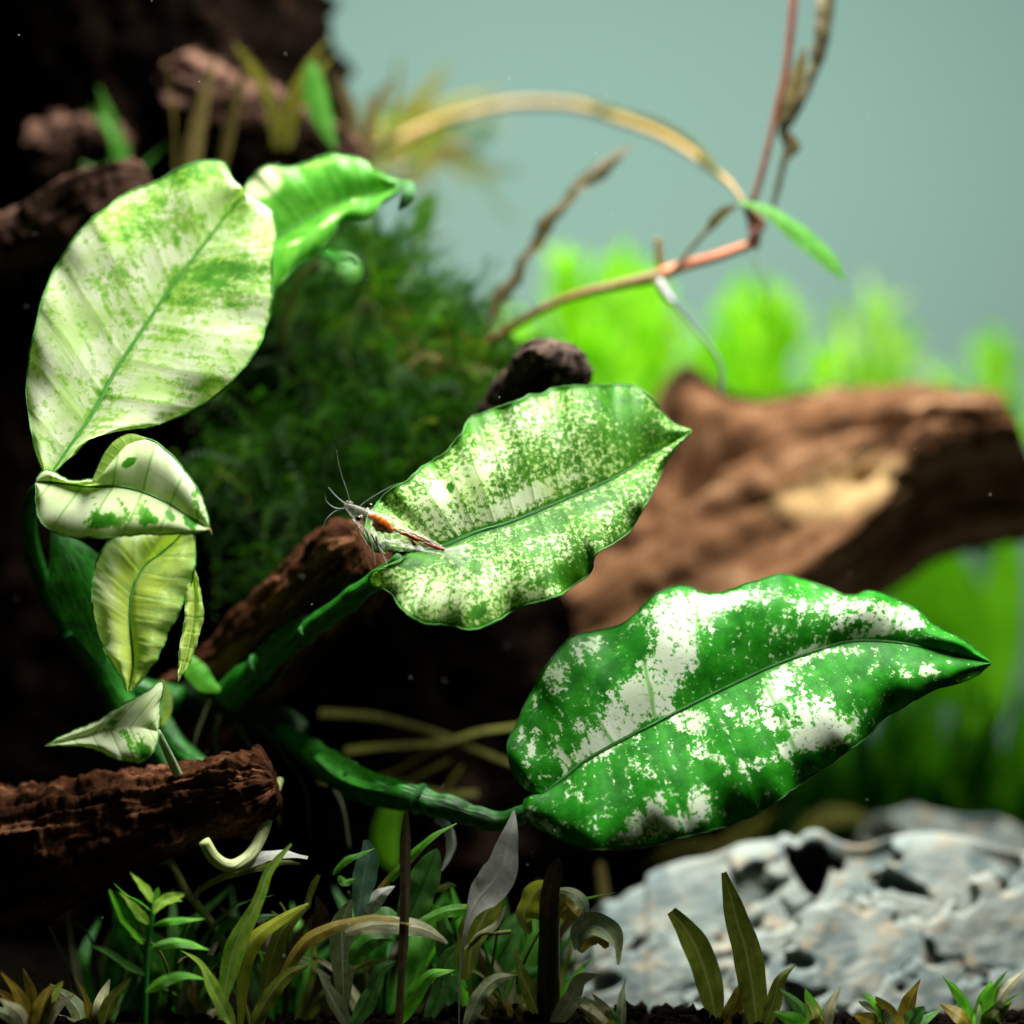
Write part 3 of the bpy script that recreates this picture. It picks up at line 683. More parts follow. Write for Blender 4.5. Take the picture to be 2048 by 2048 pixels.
broad_leaf(plant, L2_mid, L2_up, L2_lo, pl2, M['leaf_right'], pale2, nu=210, nv=50, p_mid=1.35, wavy=0.19, wav_n=6.0, arch=0.20, valley=0.10, corr=0.018, ncorr=7, seed=1.2, rib=M['rib_teal'], rib_r=(4.5, 2.5), margin=M['petiole'],
           label='right leaf, glossy dark green with large white patches', edge_drop=0.25)

# large pale leaf at upper left
L3_mid = [(95, 960), (140, 895), (186, 827), (230, 745), (306, 629), (343, 574), (401, 499), (454, 429), (476, 398), (484, 376)]
L3_up = [(95, 960), (70, 900), (55, 800), (62, 690), (95, 570), (140, 490), (184, 438), (222, 409), (265, 380), (323, 357), (364, 333), (398, 323), (439, 323), (456, 338), (466, 360), (484, 376)]
L3_lo = [(95, 960), (130, 925), (184, 874), (233, 860), (291, 856), (343, 838), (393, 815), (430, 790), (468, 758), (512, 704), (530, 660), (543, 617), (546, 577), (545, 519), (551, 461), (545, 428), (530, 412), (503, 394), (484, 376)]
pl3 = lambda X, Y: 40.9 + 0.42 * (600 - Y) / 100 + 0.12 * (X - 330) / 100
def pale3(X, Y, U, T):
    r = blobs(X, Y, [(300, 440, 80, 50, 30, -0.38), (360, 470, 60, 30, 40, -0.2), (380, 345, 90, 26, 10, -0.55), (480, 440, 70, 36, 40, -0.18), (430, 540, 110, 24, 5, -0.55), (380, 590, 60, 30, 15, -0.35), (250, 560, 60, 40, 60, -0.28), (220, 460, 50, 40, 30, -0.12), (470, 575, 60, 40, 20, -0.35), (340, 670, 50, 14, 5, -0.25), (440, 690, 60, 40, 20, -0.06),
                     (290, 520, 60, 40, 60, 0.15), (210, 800, 30, 40, 50, -0.25), (390, 780, 60, 20, 20, -0.2), (240, 650, 40, 30, 60, -0.2), (530, 520, 20, 60, 0, -0.15)], 0.80)
    return r - 0.5 * np.clip((np.abs(T) - 0.95) / 0.05, 0, 1) - 0.4 * np.exp(-(T / 0.03) ** 2)
broad_leaf(plant, L3_mid, L3_up, L3_lo, pl3, M['leaf_left'], pale3, nu=170, nv=40, p_mid=1.3, wavy=0.12, wav_n=4, arch=0.30, valley=0.30, corr=0.007, ncorr=9, seed=2.0, rib=M['rib_green'], rib_r=(7, 3), margin=M['rib_green'],
           label='large pale leaf at upper left, cream with green flecks')

# green leaf behind it, tip curled under
L4_mid = [(500, 500), (560, 470), (620, 435), (690, 402), (760, 385), (800, 372)]
L4_up = [(500, 500), (480, 440), (486, 385), (512, 347), (534, 333), (590, 334), (627, 321), (659, 308), (690, 313), (720, 317), (746, 335), (775, 354), (800, 360)]
L4_lo = [(500, 500), (530, 590), (560, 570), (590, 534), (632, 508), (654, 484), (674, 456), (694, 440), (729, 439), (746, 428), (770, 404), (786, 392), (800, 380)]
pl4 = lambda X, Y: 43.4 + 0.5 * (430 - Y) / 100
pale4 = lambda X, Y, U, T: blobs(X, Y, [(528, 365, 44, 34, 40, 0.8), (590, 485, 28, 7, 25, 0.6), (660, 440, 36, 8, 35, 0.6), (640, 325, 60, 10, 15, 0.5), (710, 400, 10, 8, 0, 0.5), (570, 560, 20, 8, 30, 0.5)], 0.05)
broad_leaf(plant, L4_mid, L4_up, L4_lo, pl4, M['leaf_behind'], pale4, nu=110, nv=26, wavy=0.07, wav_n=4, arch=0.15, valley=0.10, corr=0.005, ncorr=6, seed=0.6, rib=M['rib_green'], rib_r=(4, 2), margin=M['rib_green'],
           label='smooth green leaf behind the large pale one, tip curled under')
tip = blade('leaf_tip', [(796, 362, 43.5), (818, 366, 43.3), (822, 384, 43.1), (812, 404, 43.0), (797, 420, 43.0)], [14, 18, 20, 16, 3], M['petiole'], plant, roll=50, fold=0.3, n=20)

# left cluster
L5_mid = [(70, 965), (120, 966), (184, 973), (242, 974), (285, 984), (329, 1003), (372, 1030), (407, 1050), (419, 1058)]
L5_up = [(70, 965), (90, 940), (140, 960), (192, 956), (216, 925), (240, 898), (262, 880), (291, 876), (320, 891), (349, 917), (375, 948), (396, 980), (410, 1012), (416, 1040), (419, 1058)]
L5_lo = [(70, 965), (80, 1040), (120, 1068), (184, 1077), (242, 1072), (314, 1067), (360, 1068), (387, 1066), (405, 1062), (419, 1058)]
pl5 = lambda X, Y: 38.5 + 0.5 * (1000 - Y) / 100 - 0.1 * (X - 300) / 100
pale5 = lambda X, Y, U, T: blobs(X, Y, [(258, 925, 16, 8, 30, -1.0), (395, 985, 14, 26, -20, -0.4), (400, 1025, 16, 24, 0, -0.35), (290, 1030, 30, 16, -30, -0.45), (300, 1045, 30, 12, 0, -0.25), (230, 1045, 60, 16, 0, -0.25), (205, 1040, 40, 20, 0, -0.4), (190, 1000, 12, 40, 0, -0.35), (285, 1000, 12, 12, 0, -0.4), (245, 1010, 8, 24, 30, -0.5), (340, 1030, 10, 18, 40, -0.5), (380, 1045, 20, 10, -40, -0.7), (240, 890, 40, 12, 50, -0.35)], 0.86) - 0.6 * np.clip((np.abs(T) - 0.95) / 0.05, 0, 1)
broad_leaf(plant, L5_mid, L5_up, L5_lo, pl5, M['leaf_hang'], pale5, nu=130, nv=30, wavy=0.05, wav_n=2.5, arch=0.16, valley=0.06, corr=0.02, ncorr=6, seed=0.2, rib=M['rib_green'], rib_r=(4, 2), margin=M['rib_green'],
           label='cream leaf with brown tip pointing right, below the large pale leaf')
blade('leaf_fold', [(184, 968, 38.40), (198, 945, 38.45), (216, 914, 38.50), (238, 888, 38.55), (262, 876, 38.60), (292, 877, 38.65)], [3, 8, 12, 13, 10, 2], M['leaf_yellow'], plant, roll=20, fold=0.15)
tube('leaf_tip', [(412, 1052, 38.45), (420, 1060, 38.42), (424, 1070, 38.40)], [4, 3, 1], stem_mat('brown_tip', (0.3, 0.12, 0.04), (0.45, 0.22, 0.07)), plant, n=8, seg=8)

L6_mid = [(372, 1050), (350, 1082), (318, 1110), (288, 1134), (265, 1180), (259, 1238), (267, 1320), (262, 1360), (256, 1386)]
L6_up = [(372, 1050), (300, 1050), (240, 1062), (208, 1096), (193, 1125), (186, 1165), (187, 1224), (201, 1282), (222, 1322), (242, 1350), (250, 1372), (256, 1386)]
L6_lo = [(372, 1050), (384, 1060), (390, 1099), (387, 1151), (375, 1183), (361, 1212), (346, 1247), (329, 1282), (312, 1320), (280, 1363), (264, 1380), (256, 1386)]
pl6 = lambda X, Y: 39.3 + 0.45 * (1220 - Y) / 100 + 0.004 * np.abs(X - 270)
pale6 = lambda X, Y, U, T: 0.42 + 0.5 * np.clip(T, 0, 1) - 0.25 * np.clip(-T, 0, 1) - 0.4 * np.exp(-(T / 0.03) ** 2)
lf6, _ = broad_leaf(plant, L6_mid, L6_up, L6_lo, pl6, M['leaf_yellow'], pale6, nu=130, nv=30, p_mid=0.9, wavy=0.10, wav_n=4, arch=0.25, valley=0.25, corr=0.015, ncorr=8, seed=2.9, rib=M['rib_green'], rib_r=(4, 2), margin=M['rib_green'],
           label='yellow-green leaf hanging straight down at the left')
L7_mid = [(385, 1130), (390, 1180), (386, 1240), (374, 1305), (356, 1366)]
L7_up = [(385, 1130), (372, 1170), (370, 1220), (364, 1267), (356, 1320), (356, 1366)]
L7_lo = [(385, 1130), (398, 1163), (405, 1200), (407, 1240), (398, 1275), (386, 1312), (356, 1366)]
broad_leaf(plant, L7_mid, L7_up, L7_lo, lambda X, Y: 39.7 + 0.006 * (X - 380) + 0.4 * (1250 - Y) / 100, M['leaf_yellow'], lambda X, Y, U, T: 0.45 + 0.3 * T, nu=70, nv=14, wavy=0.06, wav_n=4, arch=0.08, valley=0.1, corr=0.01, ncorr=6, rib=M['rib_pale'], rib_r=(3, 1.5),
           label='narrow folded grey-green leaf behind the hanging one')
L8_mid = [(316, 1462), (280, 1455), (235, 1458), (184, 1470), (140, 1480), (90, 1492)]
L8_up = [(316, 1462), (320, 1417), (325, 1364), (290, 1386), (251, 1408), (184, 1447), (130, 1470), (90, 1492)]
L8_lo = [(316, 1462), (313, 1490), (300, 1514), (283, 1524), (242, 1521), (213, 1510), (184, 1496), (130, 1492), (90, 1492)]
broad_leaf(plant, L8_mid, L8_up, L8_lo, lambda X, Y: 38.8 + 0.6 * (1450 - Y) / 100, M['leaf_hang'],
           lambda X, Y, U, T: blobs(X, Y, [(270, 1490, 40, 26, -30, -0.35), (230, 1450, 16, 30, 40, -0.3), (290, 1505, 20, 16, 0, -0.4), (200, 1470, 20, 14, 0, -0.25)], 0.85) - 0.5 * np.clip((np.abs(T) - 0.96) / 0.04, 0, 1),
           nu=90, nv=24, wavy=0.05, wav_n=3, arch=0.15, valley=0.0, corr=0.01, ncorr=5, rib=None, margin=M['rib_green'], label='small whitish triangular leaf at lower left')

# petioles and rhizome
tube('petiole', [(800, 1116, 40.25), (765, 1150, 40.5), (735, 1172, 40.6), (680, 1214, 41.0), (620, 1258, 41.5), (560, 1300, 42.0), (510, 1344, 42.5), (455, 1392, 43.0)], [12, 19, 22, 23, 24, 26, 30, 34], M['petiole'], plant, n=60, seg=14, bumpy=0.25)
blade('sheath', [(520, 1322, 42.0), (560, 1280, 41.6), (596, 1246, 41.3), (618, 1230, 41.2)], [20, 20, 14, 3], M['petiole'], plant, roll=20, fold=-0.3)
tube('petiole', [(1092, 1600, 40.3), (1050, 1625, 40.3), (1000, 1644, 40.5), (947, 1631, 40.7), (890, 1614, 40.9), (840, 1600, 41.1), (780, 1588, 41.5), (720, 1570, 42.0), (660, 1535, 42.6), (610, 1496, 43.2), (560, 1462, 44.0)], [11, 18, 21, 23, 25, 27, 32, 34, 32, 28, 22], M['petiole'], plant, n=80, seg=14, bumpy=0.25)
blade('sheath', [(640, 1505, 42.3), (690, 1540, 41.9), (745, 1562, 41.5), (800, 1572, 41.2), (834, 1580, 41.0)], [16, 22, 20, 14, 3], simple_leaf('sheath_green', (0.02, 0.20, 0.015), (0.07, 0.42, 0.03), 0.35, 0.25, 7.0), plant, roll=15, fold=-0.3)
for k, (p, r_) in enumerate([([(470, 1440), (500, 1490), (540, 1560), (560, 1650)], 5), ([(520, 1450), (560, 1500), (610, 1580), (620, 1680)], 4), ([(440, 1430), (430, 1480), (450, 1560), (440, 1640)], 5), ([(560, 1470), (620, 1520), (680, 1600), (700, 1700)], 4), ([(500, 1400), (540, 1380), (570, 1340), (600, 1290)], 4), ([(420, 1400), (400, 1450), (385, 1500)], 4)]):
    tube('root', [(x, y, 43.6 - 0.25 * i) for i, (x, y) in enumerate(p)], [r_, r_ * 0.8, r_ * 0.5], stem_mat('brown_green_root', (0.03, 0.045, 0.012), (0.09, 0.11, 0.03), 0.5) if k == 0 else bpy.data.materials['brown_green_root'], plant, n=24, seg=7, bumpy=0.4)
for k, (x, y, d_, r_) in enumerate([(612, 1263, 41.55, 27), (520, 1336, 42.4, 31), (838, 1600, 41.1, 30), (700, 1560, 42.15, 36)]):
    a_ = [(x - 5, y + 3, d_ + 0.02), (x + 5, y - 3, d_ - 0.02)] if k < 2 else [(x - 6, y - 2, d_ + 0.02), (x + 6, y + 2, d_ - 0.02)]
    tube('node', a_, [r_, r_ * 1.12, r_ * 0.95], M['petiole'], plant, n=6, seg=16, bumpy=0.15)
tube('rhizome', [(330, 1400, 44.6), (400, 1395, 44.2), (470, 1410, 44.2), (540, 1440, 44.2), (600, 1475, 44.2)], [30, 40, 46, 46, 34], M['rhizome'], plant, n=50, seg=16, bumpy=0.25)
tube('petiole', [(300, 1385, 43.4), (330, 1450, 43.0), (360, 1500, 42.6), (420, 1560, 42.0), (470, 1640, 41.6)], [16, 20, 26, 28, 28], M['petiole'], plant, n=40, seg=12)
tube('petiole', [(150, 1260, 42.6), (200, 1330, 42.8), (250, 1420, 42.8), (330, 1520, 42.6), (380, 1600, 42.2)], [34, 34, 34, 26, 26], M['petiole'], plant, n=40, seg=12)
tube('petiole', [(315, 1464, 39.05), (328, 1490, 39.3), (342, 1520, 39.7), (356, 1552, 40.2)], [7, 8, 9, 10], M['petiole_light'], plant, n=24, seg=10)
blade('leaf', [(372, 1310, 42.6), (392, 1340, 42.5), (412, 1364, 42.5), (440, 1380, 42.6)], [10, 26, 24, 6], M['leaf_behind'], plant, roll=30, fold=0.2)
blade('leaf', [(322, 1360, 41.8), (333, 1390, 41.8), (334, 1420, 41.8), (326, 1450, 41.9)], [4, 11, 11, 4], M['leaf_yellow'], plant, roll=20, fold=0.2)
blade('leaf', [(110, 1060, 41.6), (160, 1150, 41.6), (190, 1240, 41.7), (205, 1330, 41.8)], [10, 70, 62, 6], M['petiole'], plant, roll=30, fold=0.2, prof='oval')
tube('petiole', [(95, 960, 41.2), (60, 1010, 41.8), (70, 1120, 42.6), (140, 1260, 43.2), (260, 1370, 43.5), (360, 1400, 43.4)], [12, 16, 20, 24, 28, 30], M['petiole'], plant, n=60, seg=12)
# ------------------------------------------------------------------ moss over the trunk
def attr_leaf(name, ramp, rough=0.6, trans=0.35):
    m, nt, nd, L = newmat(name)
    a = nd.new('ShaderNodeAttribute'); a.attribute_name = 'hue'
    cr = nd.new('ShaderNodeValToRGB'); e = cr.color_ramp.elements
    while len(e) < len(ramp): e.new(0.5)
    for i, (p, c) in enumerate(ramp): e[i].position = p; e[i].color = (*c, 1)
    L.new(a.outputs['Fac'], cr.inputs[0])
    leaf_shader(nt, cr.outputs[0], None, rough, trans, 0.25)
    return m
M['moss'] = attr_leaf('moss_green', [(0.0, (0.008, 0.03, 0.002)), (0.5, (0.018, 0.095, 0.003)), (0.75, (0.07, 0.20, 0.006)), (0.9, (0.17, 0.14, 0.012)), (1.0, (0.26, 0.11, 0.04))])

def frond_mesh(starts, dirs, lens, hues, npair=10, lw=0.05, droop=0.5, ll=0.13):
    """feathery fronds: a curved stalk with leaflets on both sides; all arrays in cm"""
    V, F, H = [], [], []
    base = 0
    n = len(starts); t = np.linspace(0, 1, npair)
    for i in range(n):
        p0, d, l = starts[i], dirs[i] / np.linalg.norm(dirs[i]), lens[i]
        side = np.cross(d, [0, 1, 0.2]); side /= np.linalg.norm(side) + 1e-9
        rr = RNG.uniform(-1, 1); nrm = np.cross(side, d); side = side * math.cos(rr) + nrm * math.sin(rr)
        c = p0 + d * (t * l)[:, None] + np.array([0, 0, -1.0]) * (droop * l * t ** 2)[:, None] + side * (0.15 * l * np.sin(t * 4 + i))[:, None]
        for sgn in (-1, 1):
            sz = ll * (1 - 0.6 * t) * RNG.uniform(0.7, 1.2, npair)
            tipd = d * 0.7 + sgn * side; tipd = tipd / np.linalg.norm(tipd)
            a = c; b = c + tipd * sz[:, None]; w = d * lw * 0.5
            q = np.stack([a - w, c + tipd * (sz * 0.5)[:, None] - w * 1.3, b, c + tipd * (sz * 0.5)[:, None] + w * 1.3, ], 1)
            V.append(q.reshape(-1, 3)); k = np.arange(npair)[:, None] * 4 + base
            F.append(k + np.array([[0, 1, 2, 3]])); base += npair * 4
            H.append(np.repeat(np.clip(hues[i] + RNG.uniform(-.1, .1, npair), 0, 1), 4))
    return np.vstack(V), np.vstack(F), np.concatenate(H)

MOSS_POLY = [(470, 620), (560, 600), (640, 540), (730, 545), (800, 600), (880, 660), (930, 690), (1000, 780), (980, 860), (900, 900), (800, 980), (740, 1060), (640, 1120), (540, 1180), (440, 1200), (400, 1080), (360, 950), (380, 800)]
pts = []
while len(pts) < 2700:
    q = RNG.uniform([340, 520], [1010, 1210], (800, 2)); k = poly_depth(q[:, 0], q[:, 1], MOSS_POLY) > 0
    cl = np.array([mnoise.noise(Vector((x * 0.012, y * 0.014, 3.3))) for x, y in q]); lit = 0.02 + (q[:, 0] - 480) / 480 - (q[:, 1] - 780) / 420 * 0.35  # moss thinned left and low, so bare dark trunk imitates shade
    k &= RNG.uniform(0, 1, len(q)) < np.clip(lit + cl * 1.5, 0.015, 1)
    pts += q[k].tolist()
pts = np.array(pts[:2700])
dd = 48.2 - 1.6 * np.clip((pts[:, 1] - 650) / 500, 0, 1) + RNG.uniform(-1.0, 2.2, len(pts)) + 1.5 * np.clip((700 - pts[:, 1]) / 150, 0, 1)
S = at_arr(np.column_stack([pts, dd]))
Dv = np.column_stack([RNG.normal(0.25, 0.7, len(pts)), RNG.normal(-0.5, 0.35, len(pts)), RNG.normal(0.15, 0.6, len(pts))])
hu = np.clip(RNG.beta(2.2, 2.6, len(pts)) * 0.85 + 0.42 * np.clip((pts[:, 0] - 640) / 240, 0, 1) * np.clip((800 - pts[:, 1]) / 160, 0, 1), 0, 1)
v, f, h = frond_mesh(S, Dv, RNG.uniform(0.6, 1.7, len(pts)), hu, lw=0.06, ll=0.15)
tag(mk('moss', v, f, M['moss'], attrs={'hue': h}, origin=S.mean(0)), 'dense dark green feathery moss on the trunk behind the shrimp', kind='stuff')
# longer loose fronds standing off the moss along its upper and outer rim
rim = spl([(470, 640), (560, 610), (640, 570), (720, 560), (790, 600), (860, 660), (930, 710), (985, 790)], 420)
rim = rim + RNG.normal(0, 22, rim.shape); S2 = at_arr(np.column_stack([rim, 48.5 + RNG.uniform(-1, 3, len(rim))]))
D2 = np.column_stack([RNG.normal(0.35, 0.5, len(rim)), RNG.normal(-0.2, 0.4, len(rim)), RNG.normal(0.9, 0.4, len(rim))])
v2, f2, h2 = frond_mesh(S2, D2, RNG.uniform(0.8, 2.4, len(rim)), np.clip(RNG.beta(2.2, 2.2, len(rim)) * 0.85, 0, 1), npair=14, lw=0.08, droop=0.25, ll=0.2)
tag(mk('moss', v2, f2, M['moss'], attrs={'hue': h2}, origin=S2.mean(0)), 'loose feathery moss fronds standing off the upper rim of the moss', kind='stuff')
# taller sprigs along the moss top
spr = []
for (x0, y0, x1, y1) in [(770, 640, 775, 470), (790, 620, 822, 440), (822, 470, 862, 395), (745, 600, 735, 460), (700, 600, 716, 500), (820, 700, 850, 590), (880, 730, 905, 620), (760, 700, 740, 560), (660, 610, 650, 545), (620, 620, 625, 560), (900, 790, 960, 740), (940, 800, 985, 760)]:
    for r_ in range(4):
        spr.append((x0 + RNG.uniform(-14, 14), y0 + RNG.uniform(-14, 14), x1 + RNG.uniform(-12, 12), y1 + RNG.uniform(-10, 10), RNG.uniform(49.5, 51.5)))
spr = np.array(spr); S = at_arr(spr[:, [0, 1, 4]]); E = at_arr(spr[:, [2, 3, 4]])
v, f, h = frond_mesh(S, E - S, np.linalg.norm(E - S, axis=1), np.clip(RNG.uniform(0.35, 0.8, len(S)), 0, 1), npair=16, lw=0.2, droop=0.05, ll=0.32)
tag(mk('moss_sprigs', v, f, M['moss'], attrs={'hue': h}, origin=S.mean(0)), 'loose taller sprigs sticking up from the moss', kind='stuff')

def frond_thing(name, mat, label, cat, specs, d, prof='lance', parent_loc=None, group=None, roll=20.0, nv=5):
    t = thing(name, at(*parent_loc), label, cat, group)
    for i, (p, hw) in enumerate(specs):
        blade('leaf', [(x, y, d + (dz[0] if dz else 0)) for x, y, *dz in p], hw, mat, t, prof, roll + 17 * ((i * 7) % 5 - 2), 0.2, 0.05, 20, nv, i)
    return t

# ------------------------------------------------------------------ blurred plants in the upper left and along the top
M['olive'] = simple_leaf('olive_leaf', (0.12, 0.125, 0.008), (0.24, 0.23, 0.02), 0.5, 0.5)
M['brown_olive'] = simple_leaf('brown_olive_leaf', (0.07, 0.055, 0.012), (0.16, 0.12, 0.03), 0.5, 0.3)
M['mid_green'] = simple_leaf('mid_green_leaf', (0.06, 0.28, 0.025), (0.14, 0.42, 0.05), 0.42, 0.4)
M['vivid'] = simple_leaf('vivid_green_leaf', (0.10, 0.46, 0.006), (0.24, 0.66, 0.012), 0.45, 0.5)
M['dark_green'] = simple_leaf('dark_green_leaf', (0.01, 0.10, 0.006), (0.03, 0.22, 0.012), 0.45, 0.35)
frond_thing('background_plant', M['olive'], 'blurred olive yellow leaves arching over the top, above the curled green leaf', 'plant',
            [([(640, 360), (700, 320), (770, 270), (850, 190), (900, 120)], 36), ([(640, 350), (720, 310), (800, 295), (880, 282)], 26), ([(720, 330), (790, 260), (880, 230), (960, 235), (1040, 255)], 28),
             ([(700, 340), (760, 310), (840, 240), (920, 200), (1010, 180)], 28), ([(650, 330), (730, 280), (780, 210), (800, 100)], 30)], 60, parent_loc=(640, 900, 60), roll=35)
frond_thing('background_plant', M['brown_olive'], 'dim olive blades standing before the black trunk, top left', 'plant',
            [([(390, 420), (385, 320), (400, 230), (430, 110)], 22), ([(430, 400), (450, 300), (470, 200), (500, 90)], 18), ([(360, 430), (350, 330), (345, 220), (330, 110)], 14)], 48.5, parent_loc=(390, 800, 48.5), roll=30)
frond_thing('background_plant', M['mid_green'], 'single broad green leaf hanging blurred before the dark trunk at the top', 'plant',
            [([(620, 120), (630, 190), (650, 250), (672, 300)], 30)], 49, parent_loc=(620, 120, 49), roll=25)
frond_thing('background_plant', M['mid_green'], 'blurred green leaves in the very top left corner', 'plant',
            [([(120, 330), (170, 270), (200, 220), (215, 130)], 34), ([(150, 340), (190, 310), (225, 300), (250, 280)], 12), ([(60, 360), (110, 250), (130, 130)], 40)], 54, parent_loc=(120, 500, 54), roll=30)
for k, (x, y, dd_, mt, lab_) in enumerate([(250, 420, 51, 'mid_green', 'blurred green tuft left of the dim olive blades, upper left'), (560, 300, 50, 'olive', 'blurred olive tuft crossing the pinkish branch at the top'), (720, 360, 52, 'rust', 'blurred rusty leaf tuft above the curled green leaf')]):
    rg = np.random.default_rng(700 + k)
    frond_thing('background_plant', M['mid_green'] if mt == 'mid_green' else M['olive'] if mt == 'olive' else M['brown_olive'], lab_, 'plant',
                [([(x + rg.uniform(-20, 20), y), (x + a_ * 40, y - h_ * 0.6), (x + a_ * 110, y - h_)], rg.uniform(8, 20)) for a_, h_ in zip(rg.uniform(-1, 1, 9), rg.uniform(80, 260, 9))], dd_, parent_loc=(x, y + 100, dd_), roll=20)
for k, (x, y, dd_, lab_) in enumerate([(690, 340, 57, 'fine blurred olive foliage against the pale wall, just left of the arching stem'), (820, 300, 60, 'wispy olive foliage trailing along the arching stem at the top')]):
    rg = np.random.default_rng(770 + k)
    t = thing('background_plant', at(x, y + 120, dd_), lab_, 'plant')
    S3 = at_arr(np.column_stack([rg.normal(x, 40, 26), rg.normal(y, 25, 26), rg.normal(dd_, 1.0, 26)]))
    D3 = np.column_stack([rg.normal(0.7, 0.5, 26), rg.normal(0, 0.4, 26), rg.normal(0.25, 0.4, 26)])
    v, f, h = frond_mesh(S3, D3, rg.uniform(1.2, 3.2, 26), np.clip(rg.normal(0.86, 0.05, 26), 0, 0.93), npair=12, lw=0.14, droop=0.2, ll=0.35)
    tag(mk('foliage', v, f, M['moss'], t, attrs={'hue': h}), kind='stuff')
t = thing('background_plant', at(560, 700, 47), 'small round green leaf under the curled leaf, dark stalk', 'plant')
blade('leaf', [(636, 516, 46.4), (660, 510, 46.2), (690, 514, 26), (716, 528, 45.9)], 20, M['dark_green'], t, 'oval', roll=75, fold=0.1)
blade('leaf', [(660, 520, 46.2), (690, 525, 46.0), (706, 545, 45.9), (690, 566, 45.9)], 24, M['mid_green'], t, 'oval', roll=15, fold=0.2)
tube('stem', [(560, 700, 47), (575, 620, 46.8), (600, 560, 46.6), (645, 516, 46.4)], [8, 7, 6, 5], M['brown_olive'], t, n=20)

# ------------------------------------------------------------------ red stemmed plant, upper right
M['stem_orange'] = stem_mat('orange_pink_stem', (0.52, 0.13, 0.03), (0.66, 0.23, 0.10), 0.4, sss=0.2)
M['stem_brown'] = stem_mat('red_brown_stem', (0.12, 0.03, 0.02), (0.24, 0.08, 0.05), 0.45)
M['stem_ochre'] = stem_mat('ochre_stem', (0.20, 0.13, 0.025), (0.32, 0.20, 0.06), 0.5)
M['stem_dark'] = stem_mat('dark_stem', (0.05, 0.045, 0.02), (0.10, 0.085, 0.03), 0.5)
M['root'] = stem_mat('white_root', (0.80, 0.82, 0.78), (0.85, 0.86, 0.84), 0.4, sss=0.2)
M['root_grey'] = stem_mat('grey_root', (0.22, 0.32, 0.27), (0.30, 0.40, 0.34), 0.5)
D0 = 46.5
sp_ = thing('stem_plant', at(860, 770, 50), 'red stemmed plant crossing the upper right, green leaf and white root at its joints', 'plant')
Z = lambda l, d=D0, e=0.0: [(x, y, d + e * i) for i, (x, y) in enumerate(l)]
tube('stem', [(830, 775, 48.8), (889, 736, 48.4), (976, 687, 48.0), (1034, 648, 47.6), (1121, 602, 47.2), (1208, 575, 46.90)], [20, 17, 12, 10, 10, 11], stem_mat('brown_orange_stem', (0.12, 0.05, 0.008), (0.30, 0.12, 0.018), 0.45), sp_, n=60)
tube('stem', [(1190, 580, 46.95), (1250, 567, 46.80), (1304, 555, 46.60), (1334, 545, 46.50)], [11, 12, 14, 15], M['stem_ochre'], sp_, n=30)
tube('stem', [(1322, 549, 46.50), (1362, 533, 46.50), (1434, 513, 46.50), (1498, 490, 46.50)], [15, 13, 12, 11], M['stem_orange'], sp_, n=40)
tube('stem', [(1506, 496, 46.50), (1510, 470, 46.50), (1500, 430, 46.50), (1490, 408, 46.50)], [13, 14, 11, 9], M['stem_brown'], sp_, n=30)
tube('stem', Z([(1496, 480), (1512, 465), (1524, 450), (1512, 430), (1494, 410)], 46.40), [5, 8, 9, 8, 5], M['stem_brown'], sp_, n=20)
tube('stem', Z([(1506, 404), (1527, 332), (1545, 258), (1556, 205), (1575, 120), (1590, -40)], 46.60), [8, 8, 8, 9, 10, 10], M['stem_brown'], sp_, n=40)
tube('stem', Z([(1546, 412), (1556, 370), (1568, 322), (1576, 294), (1566, 258), (1590, 218), (1630, 130), (1660, -40)], 46.90), [7, 8, 10, 16, 10, 19, 20, 17], M['stem_dark'], sp_, n=60, bumpy=0.4)
blade('leaf', Z([(1574, 260), (1584, 280), (1592, 293), (1578, 310), (1566, 330)], 46.80), 12, M['brown_olive'], sp_, roll=10)
blade('leaf', Z([(1548, 250), (1562, 215), (1590, 160), (1610, 90)], 46.70), 24, M['brown_olive'], sp_, roll=25, fold=0.3)
tube('stem', [(1490, 408, 46.50), (1458, 365, 47.2), (1420, 336, 50), (1362, 293, 51.5), (1304, 262, 53), (1237, 238, 54.5), (1160, 214, 56), (1060, 206, 57), (960, 220, 57), (860, 250, 57), (770, 290, 56), (680, 335, 55)], [7, 8, 10, 12, 13, 13, 13, 13, 13, 14, 14, 15], M['stem_ochre'], sp_, n=70, bumpy=0.3)
blade('leaf', [(1440, 350, 47.8), (1390, 300, 51), (1330, 262, 52.5), (1250, 232, 54.2), (1140, 195, 56)], 18, M['olive'], sp_, roll=60, fold=0.2)
blade('leaf', Z([(1478, 404), (1510, 412), (1550, 430), (1608, 474), (1655, 515), (1692, 562)], 46.00, -0.05), [4, 13, 21, 26, 27, 21, 3], M['mid_green'], sp_, roll=25, fold=0.2, wave=0.08)
blade('leaf', Z([(1474, 412), (1452, 422), (1432, 440), (1412, 466)], 46.30), [4, 12, 13, 4], M['brown_olive'], sp_, roll=20)
tube('stem', Z([(1428, 446), (1400, 475), (1370, 512), (1345, 545)], 46.40), [7, 6, 6, 6], M['stem_dark'], sp_, n=20)
tube('stem', Z([(1317, 476), (1318, 505), (1322, 540)], 46.70), [8, 9, 9], M['stem_ochre'], sp_, n=12)
tube('root', Z([(1316, 560), (1328, 583), (1345, 606)], 46.40), [11, 11, 9], M['root'], sp_, n=14)
tube('root', Z([(1345, 606), (1368, 630), (1392, 660), (1424, 698), (1442, 735), (1446, 790)], 46.70), [5, 4.5, 4.5, 5, 5, 5], M['root_grey'], sp_, n=40)
tube('root', Z([(1502, 494), (1515, 525), (1532, 560), (1540, 600)], 50.5), [5, 5, 4, 3], M['root_grey'], sp_, n=20)

